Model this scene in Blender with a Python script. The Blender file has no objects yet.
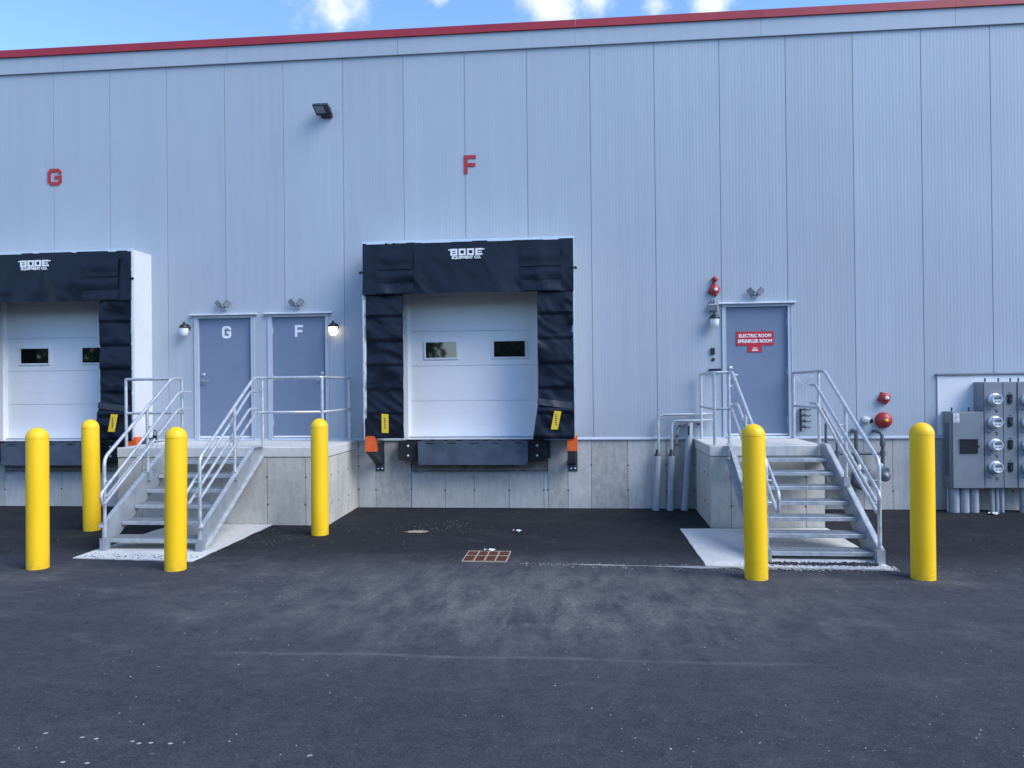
import bpy, math, random
from mathutils import Vector, Matrix
random.seed(7)
sc = bpy.context.scene
COL = sc.collection
rad = math.radians

# ------------------------------------------------------------------ materials
def new_mat(name):
    m = bpy.data.materials.new(name); m.use_nodes = True
    nt = m.node_tree; b = nt.nodes['Principled BSDF']
    return m, nt, b

def N(nt, kind, **kw):
    n = nt.nodes.new(kind)
    for k, v in kw.items():
        if k in ('operation', 'blend_type', 'data_type', 'noise_dimensions', 'attribute_name', 'feature', 'interpolation_type', 'wave_type', 'bands_direction', 'sky_type', 'clamp'):
            setattr(n, k, v)
        else:
            n.inputs[k].default_value = v
    return n

def L(nt, a, b): nt.links.new(a, b)

def ramp(nt, fac, stops):
    r = nt.nodes.new('ShaderNodeValToRGB')
    while len(r.color_ramp.elements) < len(stops): r.color_ramp.elements.new(0.5)
    for e, (p, c) in zip(r.color_ramp.elements, stops):
        e.position = p; e.color = (c[0], c[1], c[2], 1) if isinstance(c, (tuple, list)) else (c, c, c, 1)
    L(nt, fac, r.inputs['Fac']); return r.outputs['Color']

def coords(nt, scale=(1, 1, 1)):
    tc = nt.nodes.new('ShaderNodeNewGeometry')
    mp = nt.nodes.new('ShaderNodeMapping'); mp.inputs['Scale'].default_value = scale
    L(nt, tc.outputs['Position'], mp.inputs['Vector'])
    return mp.outputs['Vector']

def mixc(nt, fac, a, b, mode='MIX'):
    m = nt.nodes.new('ShaderNodeMix'); m.data_type = 'RGBA'; m.blend_type = mode
    for sock, v in ((m.inputs[0], fac), (m.inputs[6], a), (m.inputs[7], b)):
        if hasattr(v, 'is_linked'): L(nt, v, sock)
        elif isinstance(v, (int, float)): sock.default_value = v
        else: sock.default_value = (v[0], v[1], v[2], 1)
    return m.outputs[2]

def mat(name, col, rough=0.5, metal=0.0, var=0.12, scale=6.0, stretch=(1, 1, 1), bump=0.0, bscale=60.0, spec=0.5, rvar=0.1, coat=0.0):
    m, nt, b = new_mat(name)
    v = coords(nt, stretch)
    n = N(nt, 'ShaderNodeTexNoise', Scale=scale, Detail=6.0, Roughness=0.6); L(nt, v, n.inputs['Vector'])
    lo = [c * (1 - var) for c in col]; hi = [min(1, c * (1 + var)) for c in col]
    c = ramp(nt, n.outputs['Fac'], [(0.3, lo), (0.7, hi)])
    L(nt, c, b.inputs['Base Color'])
    r = ramp(nt, n.outputs['Fac'], [(0.3, max(0.02, rough - rvar)), (0.7, min(1, rough + rvar))])
    L(nt, r, b.inputs['Roughness'])
    b.inputs['Metallic'].default_value = metal
    b.inputs['Specular IOR Level'].default_value = spec
    if coat: b.inputs['Coat Weight'].default_value = coat; b.inputs['Coat Roughness'].default_value = .15
    if bump:
        n2 = N(nt, 'ShaderNodeTexNoise', Scale=bscale, Detail=4.0); L(nt, v, n2.inputs['Vector'])
        bp = N(nt, 'ShaderNodeBump', Strength=bump, Distance=0.01); L(nt, n2.outputs['Fac'], bp.inputs['Height'])
        L(nt, bp.outputs['Normal'], b.inputs['Normal'])
    return m

M = {}
# wall cladding: pale grey-blue painted steel, faint vertical streaks and dust
def cladding_mat():
    m, nt, b = new_mat('cladding')
    v = coords(nt, (3.0, 1, 0.12))
    n = N(nt, 'ShaderNodeTexNoise', Scale=2.2, Detail=6.0, Roughness=0.65); L(nt, v, n.inputs['Vector'])
    v2 = coords(nt); n2 = N(nt, 'ShaderNodeTexNoise', Scale=0.35, Detail=3.0); L(nt, v2, n2.inputs['Vector'])
    at = N(nt, 'ShaderNodeAttribute', attribute_name='tone')
    c = ramp(nt, n.outputs['Fac'], [(0.3, (0.375, 0.425, 0.478)), (0.7, (0.412, 0.460, 0.514))])
    c2 = ramp(nt, n2.outputs['Fac'], [(0.3, 0.94), (0.7, 1.03)])
    c = mixc(nt, 1.0, c, c2, 'MULTIPLY')
    c = mixc(nt, 1.0, c, at.outputs['Color'], 'MULTIPLY')
    L(nt, c, b.inputs['Base Color'])
    b.inputs['Roughness'].default_value = 0.42; b.inputs['Specular IOR Level'].default_value = 0.4
    bp = N(nt, 'ShaderNodeBump', Strength=0.14, Distance=0.03); L(nt, n2.outputs['Fac'], bp.inputs['Height'])
    L(nt, bp.outputs['Normal'], b.inputs['Normal'])
    return m
M['cladding'] = cladding_mat()

def concrete_mat(name, base, contrast=1.0):
    m, nt, b = new_mat(name)
    v = coords(nt)
    big = N(nt, 'ShaderNodeTexNoise', Scale=1.7, Detail=5.0, Roughness=0.6); L(nt, v, big.inputs['Vector'])
    vs = coords(nt, (6, 6, 1.1))
    st = N(nt, 'ShaderNodeTexNoise', Scale=2.6, Detail=8.0, Roughness=0.72); L(nt, vs, st.inputs['Vector'])
    vp = coords(nt, (1.6, 1.6, 1)); pat = N(nt, 'ShaderNodeTexNoise', Scale=5.5, Detail=9.0, Roughness=0.75, Distortion=.4); L(nt, vp, pat.inputs['Vector'])
    fine = N(nt, 'ShaderNodeTexNoise', Scale=45.0, Detail=4.0, Roughness=0.7); L(nt, v, fine.inputs['Vector'])
    tone = N(nt, 'ShaderNodeAttribute', attribute_name='tone')
    rg = N(nt, 'ShaderNodeAttribute', attribute_name='rough')
    lo = [c * (1 - .13 * contrast) for c in base]; hi = [c * (1 + .10 * contrast) for c in base]
    c = ramp(nt, big.outputs['Fac'], [(0.3, lo), (0.7, hi)])
    c = mixc(nt, 1.0, c, ramp(nt, fine.outputs['Fac'], [(0.25, 0.86), (0.75, 1.1)]), 'MULTIPLY')
    c = mixc(nt, 0.55, c, ramp(nt, st.outputs['Fac'], [(0.36, 0.74), (0.56, 1.0), (0.75, 1.06)]), 'MULTIPLY')
    rc = mixc(nt, 1.0, c, ramp(nt, pat.outputs['Fac'], [(0.36, (0.62, 0.62, 0.615)), (0.48, (0.80, 0.80, 0.79)), (0.62, (1.06, 1.06, 1.04))]), 'MULTIPLY')
    c = mixc(nt, rg.outputs['Fac'], c, rc)
    c = mixc(nt, 1.0, c, tone.outputs['Color'], 'MULTIPLY')
    # pinholes
    vo = N(nt, 'ShaderNodeTexVoronoi', Scale=9.0); L(nt, v, vo.inputs['Vector'])
    pin = ramp(nt, vo.outputs['Distance'], [(0.035, 0.45), (0.07, 1.0)])
    c = mixc(nt, 0.8, c, pin, 'MULTIPLY')
    L(nt, c, b.inputs['Base Color'])
    b.inputs['Roughness'].default_value = 0.85; b.inputs['Specular IOR Level'].default_value = 0.25
    bp = N(nt, 'ShaderNodeBump', Strength=0.25, Distance=0.006); L(nt, fine.outputs['Fac'], bp.inputs['Height'])
    L(nt, bp.outputs['Normal'], b.inputs['Normal'])
    return m
M['concrete'] = concrete_mat('foundation concrete', (0.53, 0.525, 0.50))
M['landing_concrete'] = concrete_mat('landing concrete', (0.56, 0.54, 0.49), 1.3)
M['slab_concrete'] = concrete_mat('slab concrete', (0.62, 0.61, 0.58), .7)
M['pad'] = concrete_mat('pad concrete', (0.64, 0.635, 0.61), .9)
M['tie'] = mat('tie hole', (0.11, 0.11, 0.11), .9)
M['slot'] = mat('joint shadow gap', (0.10, 0.10, 0.10), .9)

def asphalt_mat():
    m, nt, b = new_mat('asphalt')
    v = coords(nt)
    agg = N(nt, 'ShaderNodeTexNoise', Scale=75.0, Detail=5.0, Roughness=0.85); L(nt, v, agg.inputs['Vector'])
    mid = N(nt, 'ShaderNodeTexNoise', Scale=9.0, Detail=6.0, Roughness=0.65); L(nt, v, mid.inputs['Vector'])
    vb = coords(nt, (0.8, 1.6, 1)); big = N(nt, 'ShaderNodeTexNoise', Scale=0.55, Detail=5.0, Roughness=0.6, Distortion=0.6); L(nt, vb, big.inputs['Vector'])
    vd = coords(nt, (0.85, 1.2, 1)); dust = N(nt, 'ShaderNodeTexNoise', Scale=1.9, Detail=10.0, Roughness=0.76, Distortion=0.2); L(nt, vd, dust.inputs['Vector'])
    spk = N(nt, 'ShaderNodeTexNoise', Scale=38.0, Detail=5.0, Roughness=0.8); L(nt, v, spk.inputs['Vector'])
    scr = N(nt, 'ShaderNodeTexNoise', Scale=1.3, Detail=9.0, Roughness=0.74, Distortion=.25); L(nt, coords(nt, (2.6, .8, 1)), scr.inputs['Vector'])
    c = ramp(nt, agg.outputs['Fac'], [(0.3, (0.006, 0.007, 0.010)), (0.55, (0.016, 0.017, 0.021)), (0.72, (0.050, 0.051, 0.056))])
    c = mixc(nt, 1.0, c, ramp(nt, mid.outputs['Fac'], [(0.3, 0.8), (0.7, 1.25)]), 'MULTIPLY')
    # yard asphalt is lighter and dustier than the strip along the wall
    sx = N(nt, 'ShaderNodeSeparateXYZ'); L(nt, v, sx.inputs[0])
    wob = N(nt, 'ShaderNodeMath', operation='MULTIPLY_ADD'); L(nt, big.outputs['Fac'], wob.inputs[0]); wob.inputs[1].default_value = 1.6; L(nt, sx.outputs['Y'], wob.inputs[2])
    yard = N(nt, 'ShaderNodeMapRange', interpolation_type='SMOOTHSTEP'); L(nt, wob.outputs[0], yard.inputs['Value'])
    yard.inputs['From Min'].default_value = -2.2; yard.inputs['From Max'].default_value = -3.9
    c = mixc(nt, yard.outputs[0], c, mixc(nt, 1.0, c, (3.0, 2.97, 2.95), 'MULTIPLY'))
    # dusty smears, mainly around the drain and in front of it
    dm = ramp(nt, dust.outputs['Fac'], [(0.44, 0.0), (0.56, 0.34), (0.68, 1.0)])
    bm = ramp(nt, big.outputs['Fac'], [(0.42, 0.10), (0.56, 1.0)])
    near = N(nt, 'ShaderNodeMapRange', interpolation_type='SMOOTHSTEP'); L(nt, sx.outputs['Y'], near.inputs['Value'])
    near.inputs['From Min'].default_value = -9.0; near.inputs['From Max'].default_value = -4.6
    near.inputs['To Min'].default_value = 0.25; near.inputs['To Max'].default_value = 1.0
    f = mixc(nt, 1.0, mixc(nt, 1.0, dm, bm, 'MULTIPLY'), near.outputs[0], 'MULTIPLY')
    ctr = N(nt, 'ShaderNodeVectorMath', operation='DISTANCE'); L(nt, coords(nt, (.42, .62, 0)), ctr.inputs[0]); ctr.inputs[1].default_value = (1.5 * .42, -5.6 * .62, 0)
    cm = N(nt, 'ShaderNodeMapRange', interpolation_type='SMOOTHSTEP'); L(nt, ctr.outputs['Value'], cm.inputs['Value']); cm.inputs['From Min'].default_value = 1.9; cm.inputs['From Max'].default_value = .2
    f3 = mixc(nt, 1.0, ramp(nt, scr.outputs['Fac'], [(.38, .0), (.52, .55), (.66, 1.2)]), cm.outputs[0], 'MULTIPLY')
    f = mixc(nt, 1.0, f, f3, 'SCREEN')
    f = mixc(nt, 1.0, f, ramp(nt, spk.outputs['Fac'], [(.36, .25), (.52, .7), (.66, 1.25)]), 'MULTIPLY')
    yd = N(nt, 'ShaderNodeMapRange'); L(nt, yard.outputs[0], yd.inputs['Value']); yd.inputs['To Min'].default_value = .22
    f = mixc(nt, 1.0, f, yd.outputs[0], 'MULTIPLY')
    c = mixc(nt, f, c, (0.175, 0.17, 0.16))
    # paving joint across the yard and two hairline cracks, all wandering a little
    def band(axis, pos, half, wobble, lo, hi, amount):
        nonlocal c
        other = 'X' if axis == 'Y' else 'Y'
        wv = N(nt, 'ShaderNodeTexNoise', Scale=wobble[1], Detail=4.0); L(nt, v, wv.inputs['Vector'])
        p = N(nt, 'ShaderNodeMath', operation='MULTIPLY_ADD'); L(nt, wv.outputs['Fac'], p.inputs[0]); p.inputs[1].default_value = wobble[0]; L(nt, sx.outputs[axis], p.inputs[2])
        q = N(nt, 'ShaderNodeMath', operation='SUBTRACT'); L(nt, p.outputs[0], q.inputs[0]); q.inputs[1].default_value = pos + wobble[0] * .5
        a = N(nt, 'ShaderNodeMath', operation='ABSOLUTE'); L(nt, q.outputs[0], a.inputs[0])
        e = N(nt, 'ShaderNodeMapRange', interpolation_type='SMOOTHSTEP'); L(nt, a.outputs[0], e.inputs['Value']); e.inputs['From Min'].default_value = half; e.inputs['From Max'].default_value = half * .3
        g1 = N(nt, 'ShaderNodeMapRange'); L(nt, sx.outputs[other], g1.inputs['Value']); g1.inputs['From Min'].default_value = lo; g1.inputs['From Max'].default_value = lo + .3
        g2 = N(nt, 'ShaderNodeMapRange'); L(nt, sx.outputs[other], g2.inputs['Value']); g2.inputs['From Min'].default_value = hi; g2.inputs['From Max'].default_value = hi - .3
        f2 = mixc(nt, 1.0, mixc(nt, 1.0, e.outputs[0], g1.outputs[0], 'MULTIPLY'), g2.outputs[0], 'MULTIPLY')
        f2 = mixc(nt, 1.0, f2, ramp(nt, dust.outputs['Fac'], [(.36, .03), (.62, amount)]), 'MULTIPLY')
        c = mixc(nt, f2, c, (0.18, 0.175, 0.165))
    band('Y', -7.46, .045, (.16, .8), -.9, 3.8, .42)
    band('X', 1.28, .014, (.16, 2.6), -6.9, -5.2, .6)
    band('X', 2.75, .012, (.5, .5), -6.6, -4.9, .3)
    L(nt, c, b.inputs['Base Color'])
    b.inputs['Roughness'].default_value = 0.88; b.inputs['Specular IOR Level'].default_value = 0.2
    bp = N(nt, 'ShaderNodeBump', Strength=0.5, Distance=0.006); L(nt, agg.outputs['Fac'], bp.inputs['Height'])
    L(nt, bp.outputs['Normal'], b.inputs['Normal'])
    return m
M['asphalt'] = asphalt_mat()
M['galv'] = mat('galvanised steel', (0.56, 0.585, 0.61), .42, .55, .16, 14, bump=.05, bscale=40)
M['galv_plate'] = mat('galvanised plate', (0.36, 0.39, 0.42), .5, .45, .2, 5, bump=.04, bscale=30)
M['tread'] = mat('galvanised tread', (0.30, 0.32, 0.345), .55, .4, .22, 20, bump=.4, bscale=160)
M['yellow'] = mat('yellow plastic sleeve', (0.95, 0.57, 0.010), .40, 0, .05, 3, spec=.4, stretch=(1, 1, .4))
def yellow_grime(m):
    nt = m.node_tree; b = nt.nodes['Principled BSDF']; src = b.inputs['Base Color'].links[0].from_socket
    v = coords(nt); sx = N(nt, 'ShaderNodeSeparateXYZ'); L(nt, v, sx.inputs[0])
    n = N(nt, 'ShaderNodeTexNoise', Scale=14.0, Detail=7.0, Roughness=.75); L(nt, v, n.inputs['Vector'])
    hgt = N(nt, 'ShaderNodeMapRange', interpolation_type='SMOOTHSTEP'); L(nt, sx.outputs['Z'], hgt.inputs['Value']); hgt.inputs['From Min'].default_value = .22; hgt.inputs['From Max'].default_value = .0
    f = mixc(nt, 1.0, hgt.outputs[0], ramp(nt, n.outputs['Fac'], [(.46, .0), (.66, .4)]), 'MULTIPLY')
    n2 = N(nt, 'ShaderNodeTexNoise', Scale=3.5, Detail=9.0, Roughness=.8, Distortion=1.0); L(nt, coords(nt, (1, 1, 2.2)), n2.inputs['Vector'])
    f = mixc(nt, 1.0, f, ramp(nt, n2.outputs['Fac'], [(.68, 0.0), (.76, .2)]), 'SCREEN')
    L(nt, mixc(nt, f, src, (.20, .17, .12)), b.inputs['Base Color'])
yellow_grime(M['yellow'])
M['vinyl'] = mat('black vinyl', (0.005, 0.008, 0.018), .36, 0, .25, 3, bump=.10, bscale=7, spec=.36)
M['vinyl_seam'] = mat('black vinyl seam', (0.02, 0.024, 0.036), .5, 0, .2, 5)
M['white_frp'] = mat('white fibreglass', (0.62, 0.63, 0.64), .45, 0, .05, 3)
M['alu'] = mat('aluminium angle', (0.74, 0.76, 0.78), .35, .5, .1, 8)
M['door_white'] = mat('white door skin', (0.86, 0.86, 0.86), .45, 0, .03, 1.5)
M['jamb_white'] = mat('white jamb', (0.80, 0.81, 0.82), .5, 0, .04, 3)
M['door_grey'] = mat('blue grey door paint', (0.165, 0.215, 0.30), .45, 0, .05, 1.5)
M['frame_grey'] = mat('pale steel frame', (0.42, 0.475, 0.545), .45, 0, .04, 3)
M['white'] = mat('white paint', (0.82, 0.82, 0.82), .5, 0, .03, 4)
M['red'] = mat('red paint', (0.40, 0.030, 0.035), .4, 0, .08, 2)
M['red_cap'] = mat('red coping metal', (0.33, 0.020, 0.032), .45, 0, .1, .8)
M['sign_red'] = mat('red sign vinyl', (0.50, 0.020, 0.035), .4, 0, .04, 3)
M['leveler'] = mat('blue grey leveler paint', (0.075, 0.095, 0.13), .5, .1, .25, 4, bump=.08, bscale=25)
M['rubber'] = mat('black rubber', (0.016, 0.016, 0.02), .75, 0, .3, 20, bump=.2)
M['dark_steel'] = mat('dark painted steel', (0.045, 0.055, 0.07), .5, .2, .2, 8)
M['orange'] = mat('orange paint', (0.78, 0.115, 0.018), .5, 0, .1, 8)
M['label_yellow'] = mat('yellow tag', (0.82, 0.56, 0.03), .5, 0, .05, 8)
M['black'] = mat('black plastic', (0.012, 0.012, 0.014), .4, 0, .1, 8)
M['grey_box'] = mat('grey enclosure paint', (0.21, 0.235, 0.26), .45, 0, .06, 3)
M['grey_box_side'] = M['grey_box']
M['grey_light'] = mat('pale grey plastic', (0.42, 0.45, 0.48), .5, 0, .08, 6)
M['lens_grey'] = mat('dull lens', (0.27, 0.30, 0.33), .3, 0, .1, 20)
M['pvc'] = mat('grey pvc', (0.33, 0.355, 0.39), .5, 0, .12, 5)
M['pipe_dark'] = mat('dark gas pipe', (0.10, 0.115, 0.14), .5, .3, .2, 10)
M['meter_grey'] = mat('grey cast meter', (0.125, 0.14, 0.165), .5, .1, .2, 8)
M['rust'] = mat('rusty iron', (0.135, 0.040, 0.022), .8, .2, .35, 18, bump=.4)
M['sandy'] = mat('sand', (0.34, 0.28, 0.20), .95, 0, .25, 12, bump=.5)
M['gravel'] = mat('pale gravel', (0.34, 0.33, 0.305), .95, 0, .3, 20, bump=.6)
M['paper'] = mat('white litter', (0.78, 0.78, 0.76), .8, 0, .05, 10)
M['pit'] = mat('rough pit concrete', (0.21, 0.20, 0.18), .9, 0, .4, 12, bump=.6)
M['roof'] = mat('roof membrane', (0.5, 0.5, 0.5), .8)
M['backboard'] = mat('white painted board', (0.74, 0.75, 0.77), .55, 0, .03, 2)
M['steel_bright'] = mat('satin steel', (0.62, 0.62, 0.63), .3, .9, .05, 8)
M['bark'] = mat('bark', (0.10, 0.075, 0.05), .9, 0, .3, 10)
M['leaf'] = mat('leaf', (0.055, 0.095, 0.028), .6, 0, .5, 1.5)
def glass_mat():
    m, nt, b = new_mat('window glass')
    b.inputs['Base Color'].default_value = (0.006, 0.007, 0.008, 1); b.inputs['Roughness'].default_value = 0.03
    b.inputs['IOR'].default_value = 2.1
    return m
M['glass'] = glass_mat()
def frosted(lit):
    m, nt, b = new_mat('lit lamp glass' if lit else 'frosted lamp glass')
    b.inputs['Base Color'].default_value = (0.78, 0.80, 0.82, 1); b.inputs['Roughness'].default_value = .3
    if lit:
        b.inputs['Emission Color'].default_value = (1.0, 0.80, 0.52, 1); b.inputs['Emission Strength'].default_value = 1.6
    return m
M['lamp_off'] = frosted(False); M['lamp_on'] = frosted(True)
def clear_glass():
    m, nt, b = new_mat('meter glass')
    b.inputs['Base Color'].default_value = (0.75, 0.78, 0.80, 1); b.inputs['Roughness'].default_value = .08
    b.inputs['Transmission Weight'].default_value = .1; b.inputs['IOR'].default_value = 1.45
    return m
M['meter_glass'] = clear_glass()

# ------------------------------------------------------------------ mesh builder
class MB:
    def __init__(s): s.v = []; s.f = []; s.t = []; s.r = []; s.mi = []; s.sm = []
    def add(s, vs, fs, tone=1.0, rough=0.0, mi=0, smooth=False):
        o = len(s.v); s.v += [Vector(p) for p in vs]
        for f in fs:
            s.f.append([i + o for i in f]); s.t.append(tone); s.r.append(rough); s.mi.append(mi); s.sm.append(smooth)
    def box(s, x0, x1, y0, y1, z0, z1, **k):
        vs = [(x, y, z) for z in (z0, z1) for y in (y0, y1) for x in (x0, x1)]
        s.add(vs, [(0, 2, 3, 1), (4, 5, 7, 6), (0, 1, 5, 4), (2, 6, 7, 3), (0, 4, 6, 2), (1, 3, 7, 5)], **k); return s
    def prism(s, poly, axis, a, b, **k):
        # poly of 2D points extruded along axis from a to b
        def P(p, h):
            return {'x': (h, p[0], p[1]), 'y': (p[0], h, p[1]), 'z': (p[0], p[1], h)}[axis]
        n = len(poly); vs = [P(p, a) for p in poly] + [P(p, b) for p in poly]
        fs = [tuple(range(n))[::-1], tuple(range(n, 2 * n))] + [(i, (i + 1) % n, n + (i + 1) % n, n + i) for i in range(n)]
        s.add(vs, fs, **k); return s
    def tube(s, pts, r, seg=10, cap=True, r2=None, **k):
        pts = [Vector(p) for p in pts]; n = len(pts); rings = []
        k.setdefault('smooth', True)
        prev = None
        for i, p in enumerate(pts):
            if i == 0: d = pts[1] - pts[0]
            elif i == n - 1: d = pts[-1] - pts[-2]
            else: d = (pts[i + 1] - p).normalized() + (p - pts[i - 1]).normalized()
            d.normalize()
            if prev is None:
                up = Vector((0, 0, 1)) if abs(d.z) < .9 else Vector((1, 0, 0))
                a = d.cross(up).normalized()
            else:
                a = (prev - d * prev.dot(d)).normalized()
            prev = a; b = d.cross(a)
            rr = r if r2 is None else r + (r2 - r) * i / (n - 1)
            rings.append([p + (a * math.cos(2 * math.pi * j / seg) + b * math.sin(2 * math.pi * j / seg)) * rr for j in range(seg)])
        vs = [q for R_ in rings for q in R_]; fs = []
        for i in range(n - 1):
            for j in range(seg):
                fs.append((i * seg + j, i * seg + (j + 1) % seg, (i + 1) * seg + (j + 1) % seg, (i + 1) * seg + j))
        s.add(vs, fs, **k)
        if cap:
            k2 = dict(k); k2['smooth'] = False
            s.add(rings[0], [tuple(range(seg))], **k2); s.add(rings[-1], [tuple(range(seg))[::-1]], **k2)
        return s
    def lathe(s, prof, c, axis='z', seg=24, **k):
        # prof: (radius, height along axis)
        k.setdefault('smooth', True)
        vs = []; c = Vector(c)
        for (r, h) in prof:
            for j in range(seg):
                a = 2 * math.pi * j / seg; x, y = r * math.cos(a), r * math.sin(a)
                q = {'z': (x, y, h), 'y': (x, -h, y), 'x': (h, x, y)}[axis]   # axis y grows towards the viewer (-y)
                vs.append(c + Vector(q))
        fs = []
        for i in range(len(prof) - 1):
            for j in range(seg):
                fs.append((i * seg + j, i * seg + (j + 1) % seg, (i + 1) * seg + (j + 1) % seg, (i + 1) * seg + j))
        s.add(vs, fs, **k)
        for idx in (0, len(prof) - 1):
            if prof[idx][0] > 1e-5: s.add([vs[idx * seg + j] for j in range(seg)], [tuple(range(seg))], **{**k, 'smooth': False})
        return s
    def stroke(s, pts, w, y0, y1, closed=False, **k):
        # thick polyline in the xz plane, extruded in y (mitred joints)
        P = [Vector((p[0], p[1])) for p in pts]; n = len(P); lft = []; rgt = []
        for i in range(n):
            if closed or 0 < i < n - 1:
                a = (P[i] - P[i - 1]).normalized(); b = (P[(i + 1) % n] - P[i]).normalized()
            elif i == 0: a = b = (P[1] - P[0]).normalized()
            else: a = b = (P[i] - P[i - 1]).normalized()
            na = Vector((-a.y, a.x)); nb = Vector((-b.y, b.x)); m = (na + nb).normalized()
            l = w / 2 / max(.35, m.dot(na)); lft.append(P[i] + m * l); rgt.append(P[i] - m * l)
        for i in range(n if closed else n - 1):
            j = (i + 1) % n
            s.prism([lft[i], lft[j], rgt[j], rgt[i]], 'y', y0, y1, **k)
        return s

def bend(pts, r=.07, n=4):
    # round the corners of a polyline
    pts = [Vector(p) for p in pts]; out = [pts[0]]
    for i in range(1, len(pts) - 1):
        a, p, b = pts[i - 1], pts[i], pts[i + 1]
        da = (a - p); db = (b - p); ra = min(r, da.length * .45); rb = min(r, db.length * .45)
        A = p + da.normalized() * ra; B = p + db.normalized() * rb
        for t in range(n + 1):
            t /= n; out.append(A * (1 - t) ** 2 + p * 2 * t * (1 - t) + B * t * t)
    out.append(pts[-1]); return out

def root_origin(o):
    while o.parent: o = o.parent
    return o.location

SPLIT = {'wear_pad', 'ledge_angle', 'door_jamb', 'post_base', 'pit_recess', 'hinge', 'side_panel', 'strap_hook', 'mount_lug', 'pipe_clip', 'latch', 'meter_display',
         'valve', 'cable_stub', 'lip_slot', 'hinge_barrel', 'meter_body', 'gas_pipe', 'hand_rail', 'end_angle', 'brace_arm', 'door_handle', 'lock_body', 'meter_cap', 'frame_angle', 'deck_plate', 'curtain_lettering', 'orange_block'}
SPLIT -= {'curtain_lettering'}
def islands(mb):
    # loose pieces of a builder, pieces that touch (boxes nearly overlapping) kept together
    n = len(mb.v); par = list(range(n))
    def find(a):
        while par[a] != a: par[a] = par[par[a]]; a = par[a]
        return a
    for f in mb.f:
        for q in f[1:]: par[find(f[0])] = find(q)
    grp = {}
    for i, f in enumerate(mb.f): grp.setdefault(find(f[0]), []).append(i)
    gs = []
    for fl_ in grp.values():
        idx = set(q for i in fl_ for q in mb.f[i])
        lo = [min(mb.v[q][k] for q in idx) - .004 for k in range(3)]; hi = [max(mb.v[q][k] for q in idx) + .004 for k in range(3)]
        gs.append([lo, hi, fl_])
    ch = True
    while ch:
        ch = False
        for i in range(len(gs)):
            for j in range(i + 1, len(gs)):
                a, b = gs[i], gs[j]
                if all(a[0][k] <= b[1][k] and b[0][k] <= a[1][k] for k in range(3)):
                    gs[i] = [[min(x, y) for x, y in zip(a[0], b[0])], [max(x, y) for x, y in zip(a[1], b[1])], a[2] + b[2]]
                    del gs[j]; ch = True; break
            if ch: break
    out = []
    for g_ in gs:
        m = MB(); remap = {}
        for i in sorted(g_[2]):
            f = []
            for q in mb.f[i]:
                if q not in remap: remap[q] = len(m.v); m.v.append(mb.v[q])
                f.append(remap[q])
            m.f.append(f); m.t.append(mb.t[i]); m.r.append(mb.r[i]); m.mi.append(mb.mi[i]); m.sm.append(mb.sm[i])
        out.append(m)
    return out

def part(name, mb, m, parent, label=None, bevel=0, kind=None):
    if name in SPLIT:
        r_ = None
        for q in islands(mb):
            o_ = link(name, q, m, parent, None, bevel, label=label, kind=kind); r_ = r_ or o_
        return r_
    return link(name, mb, m, parent, None, bevel, label=label, kind=kind)

def link(name, mb, m, parent=None, origin=None, bevel=0, **props):
    org = root_origin(parent) if parent else Vector(origin or (0, 0, 0))
    me = bpy.data.meshes.new(name)
    me.from_pydata([tuple(p - org) for p in mb.v], [], mb.f)
    ms = m if isinstance(m, (list, tuple)) else [m]
    for q in ms: me.materials.append(M[q] if isinstance(q, str) else q)
    me.polygons.foreach_set('material_index', mb.mi); me.polygons.foreach_set('use_smooth', mb.sm)
    ta = me.attributes.new('tone', 'FLOAT', 'FACE'); ta.data.foreach_set('value', mb.t)
    ra = me.attributes.new('rough', 'FLOAT', 'FACE'); ra.data.foreach_set('value', mb.r)
    import bmesh
    bm = bmesh.new(); bm.from_mesh(me); bmesh.ops.recalc_face_normals(bm, faces=bm.faces); bm.to_mesh(me); bm.free()
    me.update()
    o = bpy.data.objects.new(name, me); COL.objects.link(o)
    if parent: o.parent = parent
    else: o.location = org
    if bevel:
        md = o.modifiers.new('edge', 'BEVEL'); md.width = bevel; md.segments = 2; md.limit_method = 'ANGLE'; md.angle_limit = rad(50)
    for k, v in props.items():
        if v: o['category' if k == 'cat' else k] = v
    return o

def thing(name, loc, label, cat, group=None):
    o = bpy.data.objects.new(name, None); COL.objects.link(o); o.location = loc
    o.empty_display_size = .1
    o['label'] = label; o['category'] = cat
    if group: o['group'] = group
    return o

def tag(o, label, cat, group=None):
    o['label'] = label; o['category'] = cat
    if group: o['group'] = group
    return o

def dup(o, delta=None, label=None, parent=None):
    c = o.copy(); COL.objects.link(c)
    if parent: c.parent = parent
    if delta is not None: c.location = o.location + Vector(delta)
    if label: c['label'] = label
    for ch in list(o.children): dup(ch, None, None, c)
    return c

def text_mb(txt, size, cx, cz, y, depth=.004, bold=0.0, sx=1.0):
    cu = bpy.data.curves.new('lettering', 'FONT'); cu.body = txt; cu.size = size; cu.align_x = 'CENTER'; cu.align_y = 'CENTER'
    cu.extrude = depth; cu.offset = bold; cu.resolution_u = 3
    ob = bpy.data.objects.new('lettering', cu); COL.objects.link(ob)
    dg = bpy.context.evaluated_depsgraph_get(); dg.update()
    me = bpy.data.meshes.new_from_object(ob.evaluated_get(dg))
    mb = MB()
    mb.add([(cx + v.co.x * sx, y - v.co.z, cz + v.co.y) for v in me.vertices], [tuple(p.vertices) for p in me.polygons])
    bpy.data.objects.remove(ob); bpy.data.curves.remove(cu); bpy.data.meshes.remove(me)
    return mb

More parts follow.
